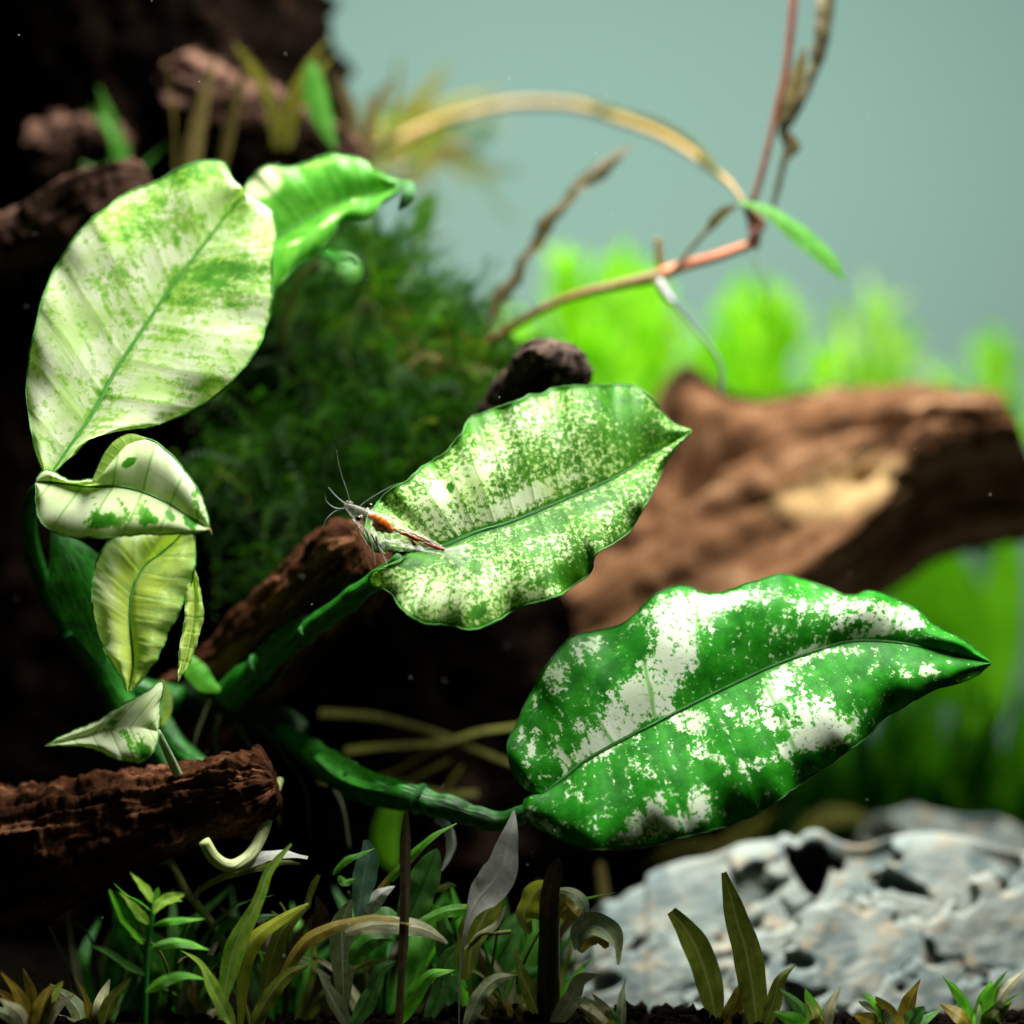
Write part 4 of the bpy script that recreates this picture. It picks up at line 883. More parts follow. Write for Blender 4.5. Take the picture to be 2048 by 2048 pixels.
wv_ = thing('wavy_plant', at(975, 660, 47.5), 'brown olive wavy edged leaf slanting up against the pale wall', 'plant')
c_ = [(975, 660), (984, 625), (1000, 588), (1031, 553), (1042, 520), (1072, 484), (1092, 441), (1130, 403), (1152, 371), (1196, 340), (1230, 312), (1262, 288)]
hw_ = np.array([6, 7, 12, 10, 16, 12, 15, 12, 16, 11, 15, 11, 16, 12, 15, 12, 17, 13, 18, 14, 17, 12, 13, 9, 4.0]) * 1.3
blade('leaf', Z(c_, 47.5, 0.05), hw_, simple_leaf('wavy_brown_leaf', (0.045, 0.038, 0.010), (0.10, 0.078, 0.022), 0.5, 0.35), wv_, roll=30, fold=0.4, wave=0.35, n=90, nv=9)

# ------------------------------------------------------------------ bright bushes far back
M['bush'] = attr_leaf('bush_green', [(0.0, (0.10, 0.45, 0.002)), (0.5, (0.22, 0.66, 0.003)), (0.85, (0.36, 0.80, 0.008)), (1.0, (0.55, 0.85, 0.16))], 0.5, 0.5)
def bush(label, cx, top, bot, w, d, n=26, blades=26, seed=0, hue=(0.2, 0.8), spread=0.45, mat=None, mass=1.0):
    rg = np.random.default_rng(seed + 50)
    t = thing('background_bush', at(cx, bot, d), label, 'aquarium bush', 'feathery green bushes along the rear wall')
    stems_v, stems_f, sb, V, F, H = [], [], 0, [], [], []; base_ = 0
    for s in range(n):
        x0 = cx + rg.normal(0, 0.10) * w; x1 = cx + np.clip(rg.normal(0, 0.30), -0.75, 0.75) * w; e = abs(x1 - cx) / (0.5 * w)
        y1 = top + (bot - top) * (0.22 * e ** 2 + abs(rg.normal(0, 0.12))); dz = rg.uniform(-3, 3)
        c = at_arr(spl([(x0, bot, d + dz * 0.3), (x0 * 0.75 + x1 * 0.25, (bot * 0.55 + y1 * 0.45), d + dz * 0.7), (x1, y1, d + dz)], 14, 3))
        vv, ff, _ = tube_geo(c, [0.10, 0.05], 5, cap=False); stems_v.append(vv); stems_f.append(np.array(ff) + sb); sb += len(vv)
        for k in range(blades):
            u = rg.uniform(0.25, 0.95); p = np.array([np.interp(u * 13, np.arange(14), c[:, q]) for q in range(3)])
            ahead = c[min(13, int(u * 13) + 1)] - c[max(0, int(u * 13) - 1)]; ahead /= np.linalg.norm(ahead)
            dr = ahead + rg.normal(0, 0.28, 3); dr /= np.linalg.norm(dr); l = rg.uniform(1.2, 3.0) * (1.15 - 0.6 * u)
            sd = np.cross(dr, [rg.normal(0, .4), 1, 0]); sd /= np.linalg.norm(sd) + 1e-9
            wd = rg.uniform(0.10, 0.22) * mass
            tt = np.linspace(0, 1, 5)[:, None]; cc = p + dr * l * tt + np.array([0, 0, -0.12 * l]) * tt ** 2
            ww = (np.sin(np.pi * (0.12 + 0.88 * tt))) * wd
            q = np.stack([cc - sd * ww, cc + sd * ww], 1).reshape(-1, 3); V.append(q)
            F.append(np.array([[2 * i, 2 * i + 1, 2 * i + 3, 2 * i + 2] for i in range(4)]) + base_); base_ += 10
            H.append(np.full(10, np.clip(rg.uniform(*hue) + 0.2 * u, 0, 1)))
    mk('stems', np.vstack(stems_v), np.vstack(stems_f), M['mid_green'], t)
    tag(mk('foliage', np.vstack(V), np.vstack(F), mat or M['bush'], t, attrs={'hue': np.concatenate(H)}), kind='stuff')
    return t
bush('tall bright green feathery bush rising right behind the middle leaf', 1215, 500, 1120, 400, 72, 40, 52, 1, mass=1.3)
bush('bright green feathery bush standing behind the brown log, right of the white root', 1510, 560, 1120, 260, 74, 28, 34, 2, mass=1.2)
bush('thin pale green bush at the right, its sparse tips above the log', 1740, 570, 1150, 260, 78, 14, 20, 3, hue=(0.5, 1.0))
bush('low light green bush behind the stem plant, left of the tall one', 1040, 590, 1100, 260, 80, 16, 20, 4, hue=(0.35, 0.9))
bush('green bush rising beyond the right edge of the log', 1985, 640, 1200, 220, 78, 16, 22, 6)

# broad vivid leaves at the right, below the log
t = thing('background_plant', at(1900, 1500, 66), 'broad vivid green leaves standing in the light under the log, far right', 'plant')
for i, (p, hw) in enumerate([([(1850, 1420), (1830, 1300), (1820, 1180), (1815, 1074)], 130), ([(1900, 1420), (1910, 1290), (1900, 1180), (1880, 1080)], 120), ([(1760, 1420), (1752, 1330), (1748, 1240), (1745, 1165)], 50), ([(1960, 1480), (1990, 1300), (2010, 1180), (2030, 1060)], 90)]):
    blade('leaf', [(x, y, 66 + i * 0.8 - 3.0 * (1420 - y) / 350) for x, y in p], hw, M['vivid'], t, 'oval', roll=20 + 6 * i, fold=0.1, n=24)
rows = [(1420, 1640, 60), (1520, 1610, 61), (1620, 1600, 62), (1720, 1600, 60), (1820, 1590, 61), (1920, 1590, 60), (2020, 1600, 62), (1180, 1800, 56), (1260, 1790, 57)]
lab = ['dark leafy background plant just below the lower edge of the right leaf', 'dim green plant behind the crest of the stone', 'dim green plant between the right leaf and the stone hole', 'green leafy plant behind the upper right stone block',
       'brighter green plant over the stone block at the right edge', 'leafy green plant beyond the right end of the right leaf', 'green plant in the far right corner above the stone', 'dark green plant under the right leaf, left of the stone', 'dark green plant touching the stone\'s left shoulder']
for i, (x, y, d) in enumerate(rows):
    t = thing('background_plant', at(x, y + 120, d), lab[i], 'plant', 'dim green plants behind the stones')
    rg = np.random.default_rng(90 + i)
    for k in range(22):
        x1 = x + rg.uniform(-120, 120); y1 = y - rg.uniform(40, 260 if i < 7 else 130); x0 = x + rg.uniform(-30, 30)
        dz = rg.uniform(-2, 2)
        blade('leaf', [(x0, y + 110, d), ((x0 + x1) / 2 + rg.uniform(-20, 20), (y + 60 + y1) / 2, d + dz * 0.5), (x1, y1, d + dz)], rg.uniform(20, 44), M['vivid'] if rg.random() < 0.5 else M['dark_green'], t, 'lance', roll=rg.uniform(-50, 50), n=12, nv=5)

# yellow leaves lying behind the stone
frond_thing('background_plant', M['olive'], 'yellow leaves lying low behind the stone under the right leaf', 'plant',
            [([(1290, 1735), (1350, 1700), (1430, 1690), (1510, 1690)], 16), ([(1400, 1720), (1470, 1670), (1520, 1640), (1560, 1620)], 20), ([(1470, 1720), (1520, 1660), (1545, 1610)], 16), ([(1580, 1700), (1640, 1640), (1700, 1630), (1760, 1650)], 30)], 54.5, parent_loc=(1430, 1800, 54.5), roll=40)
# dark thin brown blade in the gap
frond_thing('background_plant', M['brown_olive'], 'dark brown blade standing left of the stone in the shade', 'plant', [([(1215, 1880), (1210, 1800), (1200, 1720)], 12)], 47, parent_loc=(1215, 1900, 47), prof='strap')

frond_thing('background_plant', simple_leaf('rust_leaf', (0.22, 0.08, 0.02), (0.42, 0.17, 0.06), 0.5, 0.4), 'blurred rust and pinkish leaves crowning the moss against the pale wall', 'plant',
            [([(800, 720), (830, 660), (870, 610), (915, 590)], 26), ([(830, 760), (860, 700), (890, 650), (905, 610)], 24), ([(740, 640), (760, 600), (790, 575)], 20), ([(850, 800), (880, 740), (895, 700)], 18), ([(700, 660), (735, 640), (770, 650)], 16)], 52.5, parent_loc=(830, 800, 52.5), roll=20)
frond_thing('background_plant', M['olive'], 'yellow olive leaves at the right rim of the moss, left of the wood stub', 'plant',
            [([(900, 860), (940, 790), (980, 745), (1020, 740)], 24), ([(840, 760), (800, 700), (770, 690)], 20), ([(900, 780), (880, 700), (850, 660)], 20), ([(760, 740), (720, 700), (690, 700)], 14)], 51.5, parent_loc=(900, 900, 51.5), roll=20)
# thin grass blades in the dark gap left of the right leaf
frond_thing('thin_grass', M['olive'], 'thin blurred olive grass blades crossing in the dark gap left of the right leaf', 'plant',
            [([(640, 1425), (744, 1432), (820, 1450), (883, 1470), (960, 1502), (1030, 1530)], 9), ([(690, 1500), (760, 1492), (889, 1482), (960, 1462), (1060, 1448)], 11), ([(700, 1560), (780, 1545), (840, 1512), (900, 1485), (980, 1460)], 8),
             ([(640, 1555), (740, 1560), (830, 1576), (900, 1588), (955, 1585)], 12), ([(890, 1580), (905, 1556), (925, 1530)], 9), ([(730, 1600), (800, 1570), (900, 1520)], 6)], 47, parent_loc=(700, 1700, 47), prof='even', roll=50)
# small bright blurred leaf patch below the lower petiole
frond_thing('background_plant', M['vivid'], 'blurred bright green leaf below the lower leaf stalk', 'plant', [([(790, 1740), (775, 1680), (785, 1620), (800, 1560)], 34)], 49, parent_loc=(790, 1800, 49), roll=20)
# ------------------------------------------------------------------ small plants in front
M['lime'] = simple_leaf('lime_leaf', (0.16, 0.42, 0.02), (0.42, 0.62, 0.08), 0.4, 0.4, rib=(0.55, 0.70, 0.30))
M['bright'] = simple_leaf('bright_green_leaf', (0.05, 0.34, 0.012), (0.18, 0.52, 0.03), 0.4, 0.4)
M['yellow'] = simple_leaf('yellow_green_blade', (0.30, 0.36, 0.02), (0.46, 0.50, 0.04), 0.4, 0.4, rib=(0.55, 0.60, 0.15))
M['grey_green'] = simple_leaf('grey_green_leaf', (0.17, 0.23, 0.09), (0.32, 0.39, 0.19), 0.45, 0.25, 8.0, rib=(0.55, 0.60, 0.42))
M['silver'] = simple_leaf('silver_grey_leaf', (0.50, 0.51, 0.45), (0.66, 0.68, 0.62), 0.4, 0.2, 8.0, rib=(0.68, 0.68, 0.60))
M['teal'] = simple_leaf('bluish_green_leaf', (0.10, 0.26, 0.16), (0.22, 0.40, 0.28), 0.4, 0.3, rib=(0.35, 0.50, 0.38))
M['forest'] = simple_leaf('forest_green_leaf', (0.05, 0.17, 0.03), (0.11, 0.28, 0.06), 0.42, 0.3, rib=(0.03, 0.12, 0.03))
M['bronze'] = simple_leaf('bronze_leaf', (0.16, 0.12, 0.012), (0.32, 0.24, 0.03), 0.4, 0.3, rib=(0.40, 0.34, 0.06))
M['brown'] = simple_leaf('dark_brown_leaf', (0.035, 0.022, 0.010), (0.08, 0.055, 0.022), 0.4, 0.15, rib=(0.10, 0.08, 0.04))
M['khaki'] = simple_leaf('khaki_leaf', (0.34, 0.33, 0.16), (0.50, 0.50, 0.30), 0.45, 0.3, rib=(0.60, 0.58, 0.34))
M['olive2'] = simple_leaf('deep_olive_leaf', (0.10, 0.14, 0.012), (0.20, 0.24, 0.03), 0.4, 0.35, rib=(0.30, 0.34, 0.10))
M['stem_green'] = stem_mat('fresh_green_stem', (0.015, 0.20, 0.02), (0.04, 0.32, 0.04), 0.4)
M['stem_olive'] = stem_mat('olive_stem', (0.14, 0.17, 0.02), (0.24, 0.27, 0.05), 0.45)
M['stem_cut'] = stem_mat('pale_cut_stem', (0.38, 0.46, 0.14), (0.52, 0.60, 0.30), 0.4, sss=0.2)

def plant_of(label, loc, items, name='small_plant', group='small plants along the front', cat='small plant'):
    t = thing(name, at(*loc), label, cat, group)
    for i, it in enumerate(items):
        kind, p, w, mat = it[:4]; o = it[4] if len(it) > 4 else {}
        if kind == 's': tube('stem', p, w, M[mat], t, n=o.get('n', 30), seg=10)
        else: blade('leaf', p, np.asarray(w) * 1.3 if np.ndim(w) else w * 1.35, M[mat], t, **{**dict(n=30, seed=i + len(label), wave=0.09), **o, 'roll': o.get('roll', 25) if np.ndim(o.get('roll', 25)) else [o.get('roll', 25) - 22, o.get('roll', 25), o.get('roll', 25) + 28 * (1 if i % 2 else -1)]})
    return t
def Y(l, d, e=0.0): return [(x, y, d + e * i) for i, (x, y) in enumerate(l)]

plant_of('little bright green stem plant with pointed leaves, bottom left corner', (288, 2075, 38.1), [
    ('s', Y([(286, 2075), (290, 1980), (296, 1886), (303, 1843), (307, 1807), (312, 1785)], 38.1), [7, 7, 6.5, 5.5, 5, 4], 'stem_green'),
    ('l', Y([(305, 1806), (293, 1784), (278, 1766), (259, 1744)], 38.0, -0.1), 8, 'lime', dict(roll=30)),
    ('l', Y([(302, 1822), (278, 1804), (252, 1790), (227, 1766)], 38.3, 0.1), 3.5, 'bright', dict(roll=60)),
    ('l', Y([(298, 1850), (278, 1830), (258, 1806), (237, 1783)], 37.9, -0.1), 9.5, 'lime', dict(roll=35)),
    ('l', Y([(285, 1888), (262, 1862), (244, 1842), (231, 1810), (219, 1780)], 38.0, -0.1), [3, 6, 6, 4, 2], 'bright', dict(roll=45)),
    ('l', Y([(309, 1828), (322, 1808), (344, 1796), (370, 1788)], 38.0, -0.1), 10, 'lime', dict(roll=-25)),
    ('l', Y([(318, 1806), (345, 1800), (366, 1803)], 38.4), 4, 'bright', dict(roll=50)),
    ('l', Y([(306, 1851), (330, 1844), (360, 1840), (411, 1837)], 38.0, -0.1), 6.5, 'bright', dict(roll=55)),
    ('l', Y([(310, 1796), (314, 1786), (317, 1774)], 38.0), 4, 'bright', dict(roll=10)),
    ('l', Y([(296, 1900), (330, 1888), (370, 1886), (420, 1900)], 37.9), 8, 'bright', dict(roll=40)),
    ('l', Y([(292, 1950), (250, 1930), (215, 1905), (180, 1890)], 37.8), 8, 'forest', dict(roll=40)),
    ('l', Y([(290, 1985), (330, 1960), (370, 1950), (410, 1958)], 37.8), 9, 'bright', dict(roll=45))])
plant_of('pale cut stalk curving up under the broken wood, blunt end', (541, 1614, 40.2), [
    ('s', [(560, 1560, 41.0), (541, 1614, 40.2), (523, 1672, 39.8), (497, 1713, 39.4), (462, 1732, 39.1), (430, 1717, 38.9), (408, 1682, 38.8)], [8, 10, 12, 12, 13, 13, 12], 'stem_cut', dict(n=50))], name='cut_stalk', group=None, cat='plant stalk')
plant_of('branching olive stem with silvery leaf curling right, bottom left', (460, 2060, 40.0), [
    ('s', Y([(500, 2060), (470, 1950), (436, 1866), (393, 1808), (372, 1782), (355, 1748), (338, 1718)], 40.0), [7, 7, 8, 9, 9, 9, 7], 'stem_olive'),
    ('l', Y([(360, 1745), (340, 1728), (312, 1730)], 40.2), 8, 'olive2', dict(roll=40)),
    ('l', Y([(392, 1806), (396, 1782), (445, 1752), (490, 1740), (532, 1732), (570, 1724), (600, 1728)], 40.0, -0.08), [5, 6, 8, 8, 7, 5, 2], 'olive2', dict(roll=55)),
    ('l', Y([(470, 1742), (495, 1728), (520, 1714), (561, 1706), (590, 1709), (616, 1714)], 39.5), [3, 9, 11, 10, 8, 5], 'silver', dict(roll=50, wave=0.1)),
    ('l', Y([(440, 1920), (400, 1920), (380, 1880), (390, 1840)], 40.2), 12, 'forest', dict(roll=30))])
plant_of('yellow green lance leaves crossing, with one thin tip pointing up', (480, 2070, 38.6), [
    ('l', Y([(440, 2040), (455, 1950), (471, 1889), (490, 1850), (506, 1822), (524, 1780), (535, 1747), (556, 1718), (583, 1688)], 38.6), [4, 8, 14, 17, 14, 9, 8, 6, 1.5], 'lime', dict(roll=20, fold=0.3)),
    ('l', Y([(480, 2050), (485, 1950), (500, 1890), (532, 1856), (590, 1820), (617, 1806)], 38.9), [5, 9, 14, 15, 11, 3], 'yellow', dict(roll=35, fold=0.3)),
    ('l', Y([(614, 1816), (619, 1790), (628, 1768), (638, 1750)], 39.2), [5, 5, 6, 3], 'olive2', dict(roll=20)),
    ('l', Y([(520, 2060), (535, 1950), (560, 1870), (590, 1835), (616, 1812)], 39.4), [5, 10, 15, 14, 3], 'olive2', dict(roll=20)),
    ('l', Y([(420, 1890), (450, 1850), (500, 1838), (560, 1830)], 39.9), 10, 'forest', dict(roll=50)),
    ('l', Y([(470, 2060), (430, 1990), (400, 1930), (360, 1900)], 38.5), 14, 'lime', dict(roll=35)),
    ('l', Y([(500, 2060), (540, 1990), (575, 1950), (620, 1930)], 38.5), 13, 'olive2', dict(roll=35))])
plant_of('veined grey olive leaf and long bronze blade arching right over it', (700, 2080, 38.8), [
    ('l', Y([(690, 2060), (686, 1960), (684, 1890), (684, 1850), (694, 1818), (704, 1801)], 39.2), [4, 8, 16, 21, 18, 3], 'grey_green', dict(roll=15, fold=0.15, wave=0.08)),
    ('l', Y([(560, 1960), (606, 1888), (652, 1860), (696, 1844), (744, 1834), (784, 1838), (824, 1849)], 38.6), [6, 10, 12, 10, 7, 6, 3], 'bronze', dict(roll=40, fold=0.3)),
    ('l', Y([(690, 1866), (744, 1850), (795, 1850), (845, 1858), (880, 1876), (895, 1887)], 38.8), [4, 12, 15, 15, 9, 2], 'khaki', dict(roll=40, fold=0.15)),
    ('l', [(800, 2085, 38.6), (806, 1960, 38.6), (811, 1860, 38.6), (812, 1780, 38.6), (812, 1690, 38.7), (813, 1620, 38.8)], 8, 'brown', dict(prof='strap', roll=-35, fold=0.5, nv=9)),
    ('l', Y([(700, 1930), (725, 1890), (750, 1878), (790, 1880)], 38.9), 16, 'mid_green', dict(roll=35)),
    ('l', Y([(700, 2060), (660, 1990), (640, 1950), (620, 1930)], 38.7), 14, 'grey_green', dict(roll=35)),
    ('l', Y([(700, 2060), (740, 1990), (760, 1940), (800, 1920)], 38.6), 14, 'forest', dict(roll=35)),
    ('l', Y([(640, 1880), (640, 1830), (632, 1790)], 39.8), 14, 'brown', dict(roll=20))])
plant_of('bluish green leaves with bright lance tip, beside the dark brown blade', (800, 2080, 40.0), [
    ('l', Y([(716, 1840), (720, 1800), (728, 1750), (737, 1710), (732, 1680)], 39.9), [4, 14, 20, 18, 4], 'teal', dict(roll=20)),
    ('l', Y([(665, 1750), (690, 1722), (720, 1708), (750, 1696)], 39.6), 7, 'bright', dict(roll=50)),
    ('l', Y([(676, 1752), (690, 1764), (712, 1758)], 39.8), 7, 'bright', dict(roll=50)),
    ('l', Y([(735, 1830), (750, 1800), (770, 1782), (790, 1772)], 39.9), 13, 'silver', dict(roll=30)),
    ('l', Y([(720, 1840), (750, 1795), (775, 1760), (800, 1728)], 40.2), 8, 'bronze', dict(roll=40)),
    ('l', Y([(780, 1760), (822, 1712), (865, 1672), (913, 1646)], 39.4), [5, 8, 7, 2], 'bright', dict(roll=45)),
    ('l', Y([(810, 1850), (826, 1810), (850, 1755), (875, 1697)], 39.9), 25, 'forest', dict(roll=20, prof='oval', fold=0.12)),
    ('l', Y([(870, 1640), (892, 1650), (904, 1680), (900, 1712), (884, 1742)], 41.0), [3, 9, 10, 9, 3], 'silver', dict(roll=40)),
    ('l', Y([(826, 1852), (860, 1836), (896, 1822), (945, 1818)], 39.0), [4, 9, 10, 7], 'bright', dict(roll=35)),
    ('l', Y([(730, 1850), (770, 1830), (800, 1840), (830, 1830)], 39.9), 16, 'forest', dict(roll=45)),
    ('l', Y([(870, 1782), (895, 1770), (914, 1772)], 40.4), 6, 'olive2', dict(roll=45)),
    ('l', Y([(880, 1920), (890, 1870), (880, 1840), (885, 1805)], 40.2), 14, 'forest', dict(roll=25)),
    ('l', Y([(850, 2050), (880, 1980), (890, 1920), (930, 1880)], 39.6), 14, 'forest', dict(roll=25)),
    ('l', Y([(800, 2050), (830, 1990), (860, 1950), (910, 1940)], 38.9), 12, 'bright', dict(roll=25))])
plant_of('twisted silver grey leaf standing tall below the tip of the lower stalk', (915, 2080, 38.7), [
    ('l', [(917, 2060, 38.8), (918, 1960, 38.8), (926, 1880, 38.8), (940, 1830, 38.8), (958, 1796, 38.8), (984, 1768, 38.75), (1004, 1736, 38.7), (1012, 1700, 38.7), (1022, 1660, 38.7), (1028, 1620, 38.8)], [4, 5, 6, 6, 6, 10, 26, 27, 20, 12, 1.5], 'silver', dict(roll=[80, 80, 70, 65, 60, 35, 10, 5, 0, 0], n=60, nv=9, fold=0.18, wave=0.05)),
    ('l', Y([(935, 1960), (945, 1890), (965, 1840), (985, 1800), (992, 1768)], 39.1), [12, 22, 26, 24, 3], 'olive2', dict(roll=-25, fold=0.4)),
    ('l', Y([(930, 1900), (960, 1868), (990, 1850), (1007, 1819)], 38.8), [4, 6, 6, 3], 'khaki', dict(roll=50)),
    ('s', Y([(940, 1888), (965, 1867), (995, 1866), (1022, 1863)], 38.8), [5, 4.5, 4.5, 4.5], 'stem_olive'),
    ('l', Y([(930, 2060), (960, 1990), (990, 1960), (1030, 1950)], 38.6), 13, 'grey_green', dict(roll=35))])
plant_of('brown upright blade among curled yellow green leaves, left of the stone', (1095, 2080, 39.5), [
    ('l', Y([(1092, 2050), (1091, 1960), (1093, 1880), (1096, 1810), (1106, 1760), (1118, 1714)], 39.2), 13, 'brown', dict(prof='strap', roll=20, fold=0.35)),
    ('l', [(1100, 1768, 39.8), (1075, 1778, 39.6), (1056, 1806, 39.5), (1046, 1840, 39.4), (1060, 1868, 39.4)], [4, 22, 30, 26, 6], 'yellow', dict(roll=40, fold=-0.3, nv=9)),
    ('s', Y([(1112, 2050), (1110, 1960), (1108, 1880), (1110, 1830), (1113, 1780)], 39.4), [9, 10, 11, 11, 8], 'stem_olive'),
    ('l', [(1112, 1778, 39.5), (1140, 1783, 39.4), (1162, 1796, 39.2), (1173, 1818, 39.1), (1168, 1848, 39.0), (1156, 1880, 38.9)], [3, 9, 14, 12, 6, 3], 'grey_green', dict(roll=55, fold=0.3, nv=9)),
    ('l', [(1112, 1790, 39.8), (1132, 1806, 39.8), (1148, 1826, 39.7), (1160, 1836, 39.6)], [4, 20, 20, 4], 'bronze', dict(roll=20)),
    ('l', [(1154, 1900, 39.0), (1160, 1864, 38.9), (1186, 1854, 38.8), (1212, 1866, 38.7), (1228, 1892, 38.6), (1234, 1930, 38.5)], [4, 14, 22, 22, 16, 5], 'grey_green', dict(roll=45, fold=-0.4, nv=9)),
    ('l', [(1160, 1905, 39.4), (1176, 1878, 39.3), (1200, 1874, 39.2), (1214, 1896, 39.2)], [4, 12, 12, 4], 'bronze', dict(roll=30)),
    ('l', Y([(1090, 2060), (1060, 1990), (1040, 1940), (1030, 1900)], 39.3), 15, 'olive2', dict(roll=30)),
    ('l', Y([(1100, 2060), (1140, 2000), (1160, 1960), (1200, 1950)], 38.9), 14, 'khaki', dict(roll=30))])
plant_of('short olive leaf leaning left in front of the large stone', (1420, 2080, 40.0), [
    ('l', Y([(1436, 2070), (1420, 1980), (1396, 1905), (1372, 1860), (1343, 1822)], 40.0), [6, 18, 24, 20, 8], 'olive2', dict(prof='strap', roll=25)),
    ('l', Y([(1440, 2070), (1470, 2010), (1490, 1970), (1520, 1950)], 39.6), 13, 'bronze', dict(roll=25))])
plant_of('dark olive upright blade in front of the large stone', (1510, 2080, 39.3), [
    ('l', Y([(1516, 2070), (1504, 1970), (1490, 1895), (1476, 1850), (1463, 1800), (1448, 1745)], 39.3), [8, 20, 23, 21, 15, 4], 'olive2', dict(roll=20, fold=0.25)),
    ('l', Y([(1520, 2070), (1545, 2010), (1560, 1960), (1590, 1930)], 39.3), 12, 'olive2', dict(roll=20))])
# more of the same carpet along the bed
tuft_lab = ['low tuft of mixed green leaves at the far left of the bed', 'low leafy tuft in the bottom left beside the bright stem plant', 'low green tuft on the soil under the broken wood', 'small tuft of leaves on the soil between the silver leaf and brown blade',
            'tuft of leaves on the soil before the pebble', 'low tuft on the soil in front of the large stone', 'tuft of leaves at the right foot of the large stone', 'leafy tuft at the far right corner of the bed']
for i, (x, y, d) in enumerate([(70, 2080, 38.5), (190, 2085, 39.5), (390, 2080, 41), (1020, 2090, 40), (1240, 2095, 38.5), (1640, 2095, 38.5), (1800, 2090, 39), (1960, 2085, 38.6)]):
    rg = np.random.default_rng(300 + i); its = []
    for k in range(9):
        a = rg.uniform(-1, 1); hgt = rg.uniform(60, 150)
        its.append(('l', [(x + a * 12, y, d), (x + a * 40, y - hgt * 0.6, d + rg.uniform(-.4, .4)), (x + a * 95, y - hgt, d + rg.uniform(-.8, .8))], rg.uniform(9, 16), rg.choice(['olive2', 'forest', 'bright', 'grey_green', 'khaki', 'bronze']), dict(roll=rg.uniform(-50, 50))))
    plant_of(tuft_lab[i], (x, y, d), its)

# shaded leaves filling the gaps further in
fill_lab = ['shaded green leaves behind the bright stem plant', 'shaded leaves behind the yellow green lance leaves', 'dim leaf cluster under the lower leaf stalk', 'shaded narrow leaves behind the twisted silver leaf', 'dim leaves below the base of the right leaf', 'shaded leaves deep under the broken wood']
for i, (x, y, d) in enumerate([(330, 2080, 42.5), (560, 2080, 43), (760, 2080, 43.5), (960, 2080, 42.5), (1060, 2080, 44), (200, 2080, 43.5)]):
    rg = np.random.default_rng(500 + i); its = []
    for k in range(14):
        a = rg.uniform(-1, 1); hgt = rg.uniform(140, 330)
        its.append(('l', [(x + a * 20, y, d), (x + a * 60 + rg.uniform(-30, 30), y - hgt * 0.6, d + rg.uniform(-.6, .6)), (x + a * 130 + rg.uniform(-30, 30), y - hgt, d + rg.uniform(-1.2, 1.2))], rg.uniform(10, 20), rg.choice(['forest', 'dark_green', 'dark_green', 'olive2', 'mid_green', 'brown']), dict(roll=rg.uniform(-50, 50), n=20)))
    for k in range(7):
        a = rg.uniform(-1, 1); hgt = rg.uniform(120, 300); b_ = rg.uniform(-1, 1)
        q = [(x + a * 30, y, d - 1.5), (x + a * 90, y - hgt * 0.55, d - 2.0 + rg.uniform(-.8, .8)), (x + a * 150 + b_ * 40, y - hgt * 0.9, d - 2.4 + rg.uniform(-.8, .8)), (x + a * 190 + b_ * 110, y - hgt, d - 2.4)]
        its.append(('s', q, [4.5, 4, 3, 2], rg.choice(['stem_olive', 'stem_green', 'stem_olive'])) if k % 3 == 0 else ('l', q, rg.uniform(5, 9), rg.choice(['olive2', 'bright', 'khaki', 'forest']), dict(roll=rg.uniform(20, 60))))
    plant_of(fill_lab[i], (x, y, d), its)

# ------------------------------------------------------------------ the shrimp
m, nt, nd, L = newmat('glassy_shell')
oc = cm_coords(nt)
n1 = noise_(nt, oc, 26, 3, 0.6); n2 = noise_(nt, oc, 11, 3, 0.6)
col = mix_(nt, smooth_(nt, n1, 0.58, 0.66), (0.62, 0.66, 0.56), (0.50, 0.07, 0.03))
pr = nd.new('ShaderNodeBsdfPrincipled'); pr.inputs['Roughness'].default_value = 0.25; pr.inputs['Specular IOR Level'].default_value = 0.4
L.new(col, pr.inputs['Base Color'])
tp = nd.new('ShaderNodeBsdfTransparent'); lw = nd.new('ShaderNodeLayerWeight'); lw.inputs[0].default_value = 0.35
fac = math_(nt, 'ADD', math_(nt, 'MULTIPLY', lw.outputs['Facing'], 0.24), 0.09)
fac = math_(nt, 'ADD', fac, smooth_(nt, n1, 0.58, 0.66, 0, 0.4)); fac = math_(nt, 'ADD', fac, smooth_(nt, n2, 0.52, 0.66, 0, 0.25), clamp=True)
mx = nd.new('ShaderNodeMixShader'); L.new(fac, mx.inputs[0]); L.new(tp.outputs[0], mx.inputs[1]); L.new(pr.outputs[0], mx.inputs[2])
out = nd.new('ShaderNodeOutputMaterial'); L.new(mx.outputs[0], out.inputs[0]); M['shell'] = m
m, nt, nd, L = newmat('clear_fin')
pr = nd.new('ShaderNodeBsdfPrincipled'); pr.inputs['Base Color'].default_value = (0.72, 0.80, 0.72, 1); pr.inputs['Roughness'].default_value = 0.3
tp = nd.new('ShaderNodeBsdfTransparent'); mx = nd.new('ShaderNodeMixShader')
rays = noise_(nt, uv_coords(nt, 1.5, 22), 1.0, 2, 0.5)
L.new(smooth_(nt, rays, 0.4, 0.65, 0.22, 0.65), mx.inputs[0]); L.new(tp.outputs[0], mx.inputs[1]); L.new(pr.outputs[0], mx.inputs[2])
out = nd.new('ShaderNodeOutputMaterial'); L.new(mx.outputs[0], out.inputs[0]); M['fin'] = m
def plain(name, c, rough=0.4, emis=None):
    m, nt, nd, L = newmat(name); out = nd.new('ShaderNodeOutputMaterial'); pr = nd.new('ShaderNodeBsdfPrincipled')
    nz = noise_(nt, cm_coords(nt), 20, 3, 0.6)
    L.new(mix_(nt, nz, c, tuple(x * 0.6 for x in c)), pr.inputs['Base Color']); pr.inputs['Roughness'].default_value = rough
    L.new(pr.outputs[0], out.inputs[0]); return m
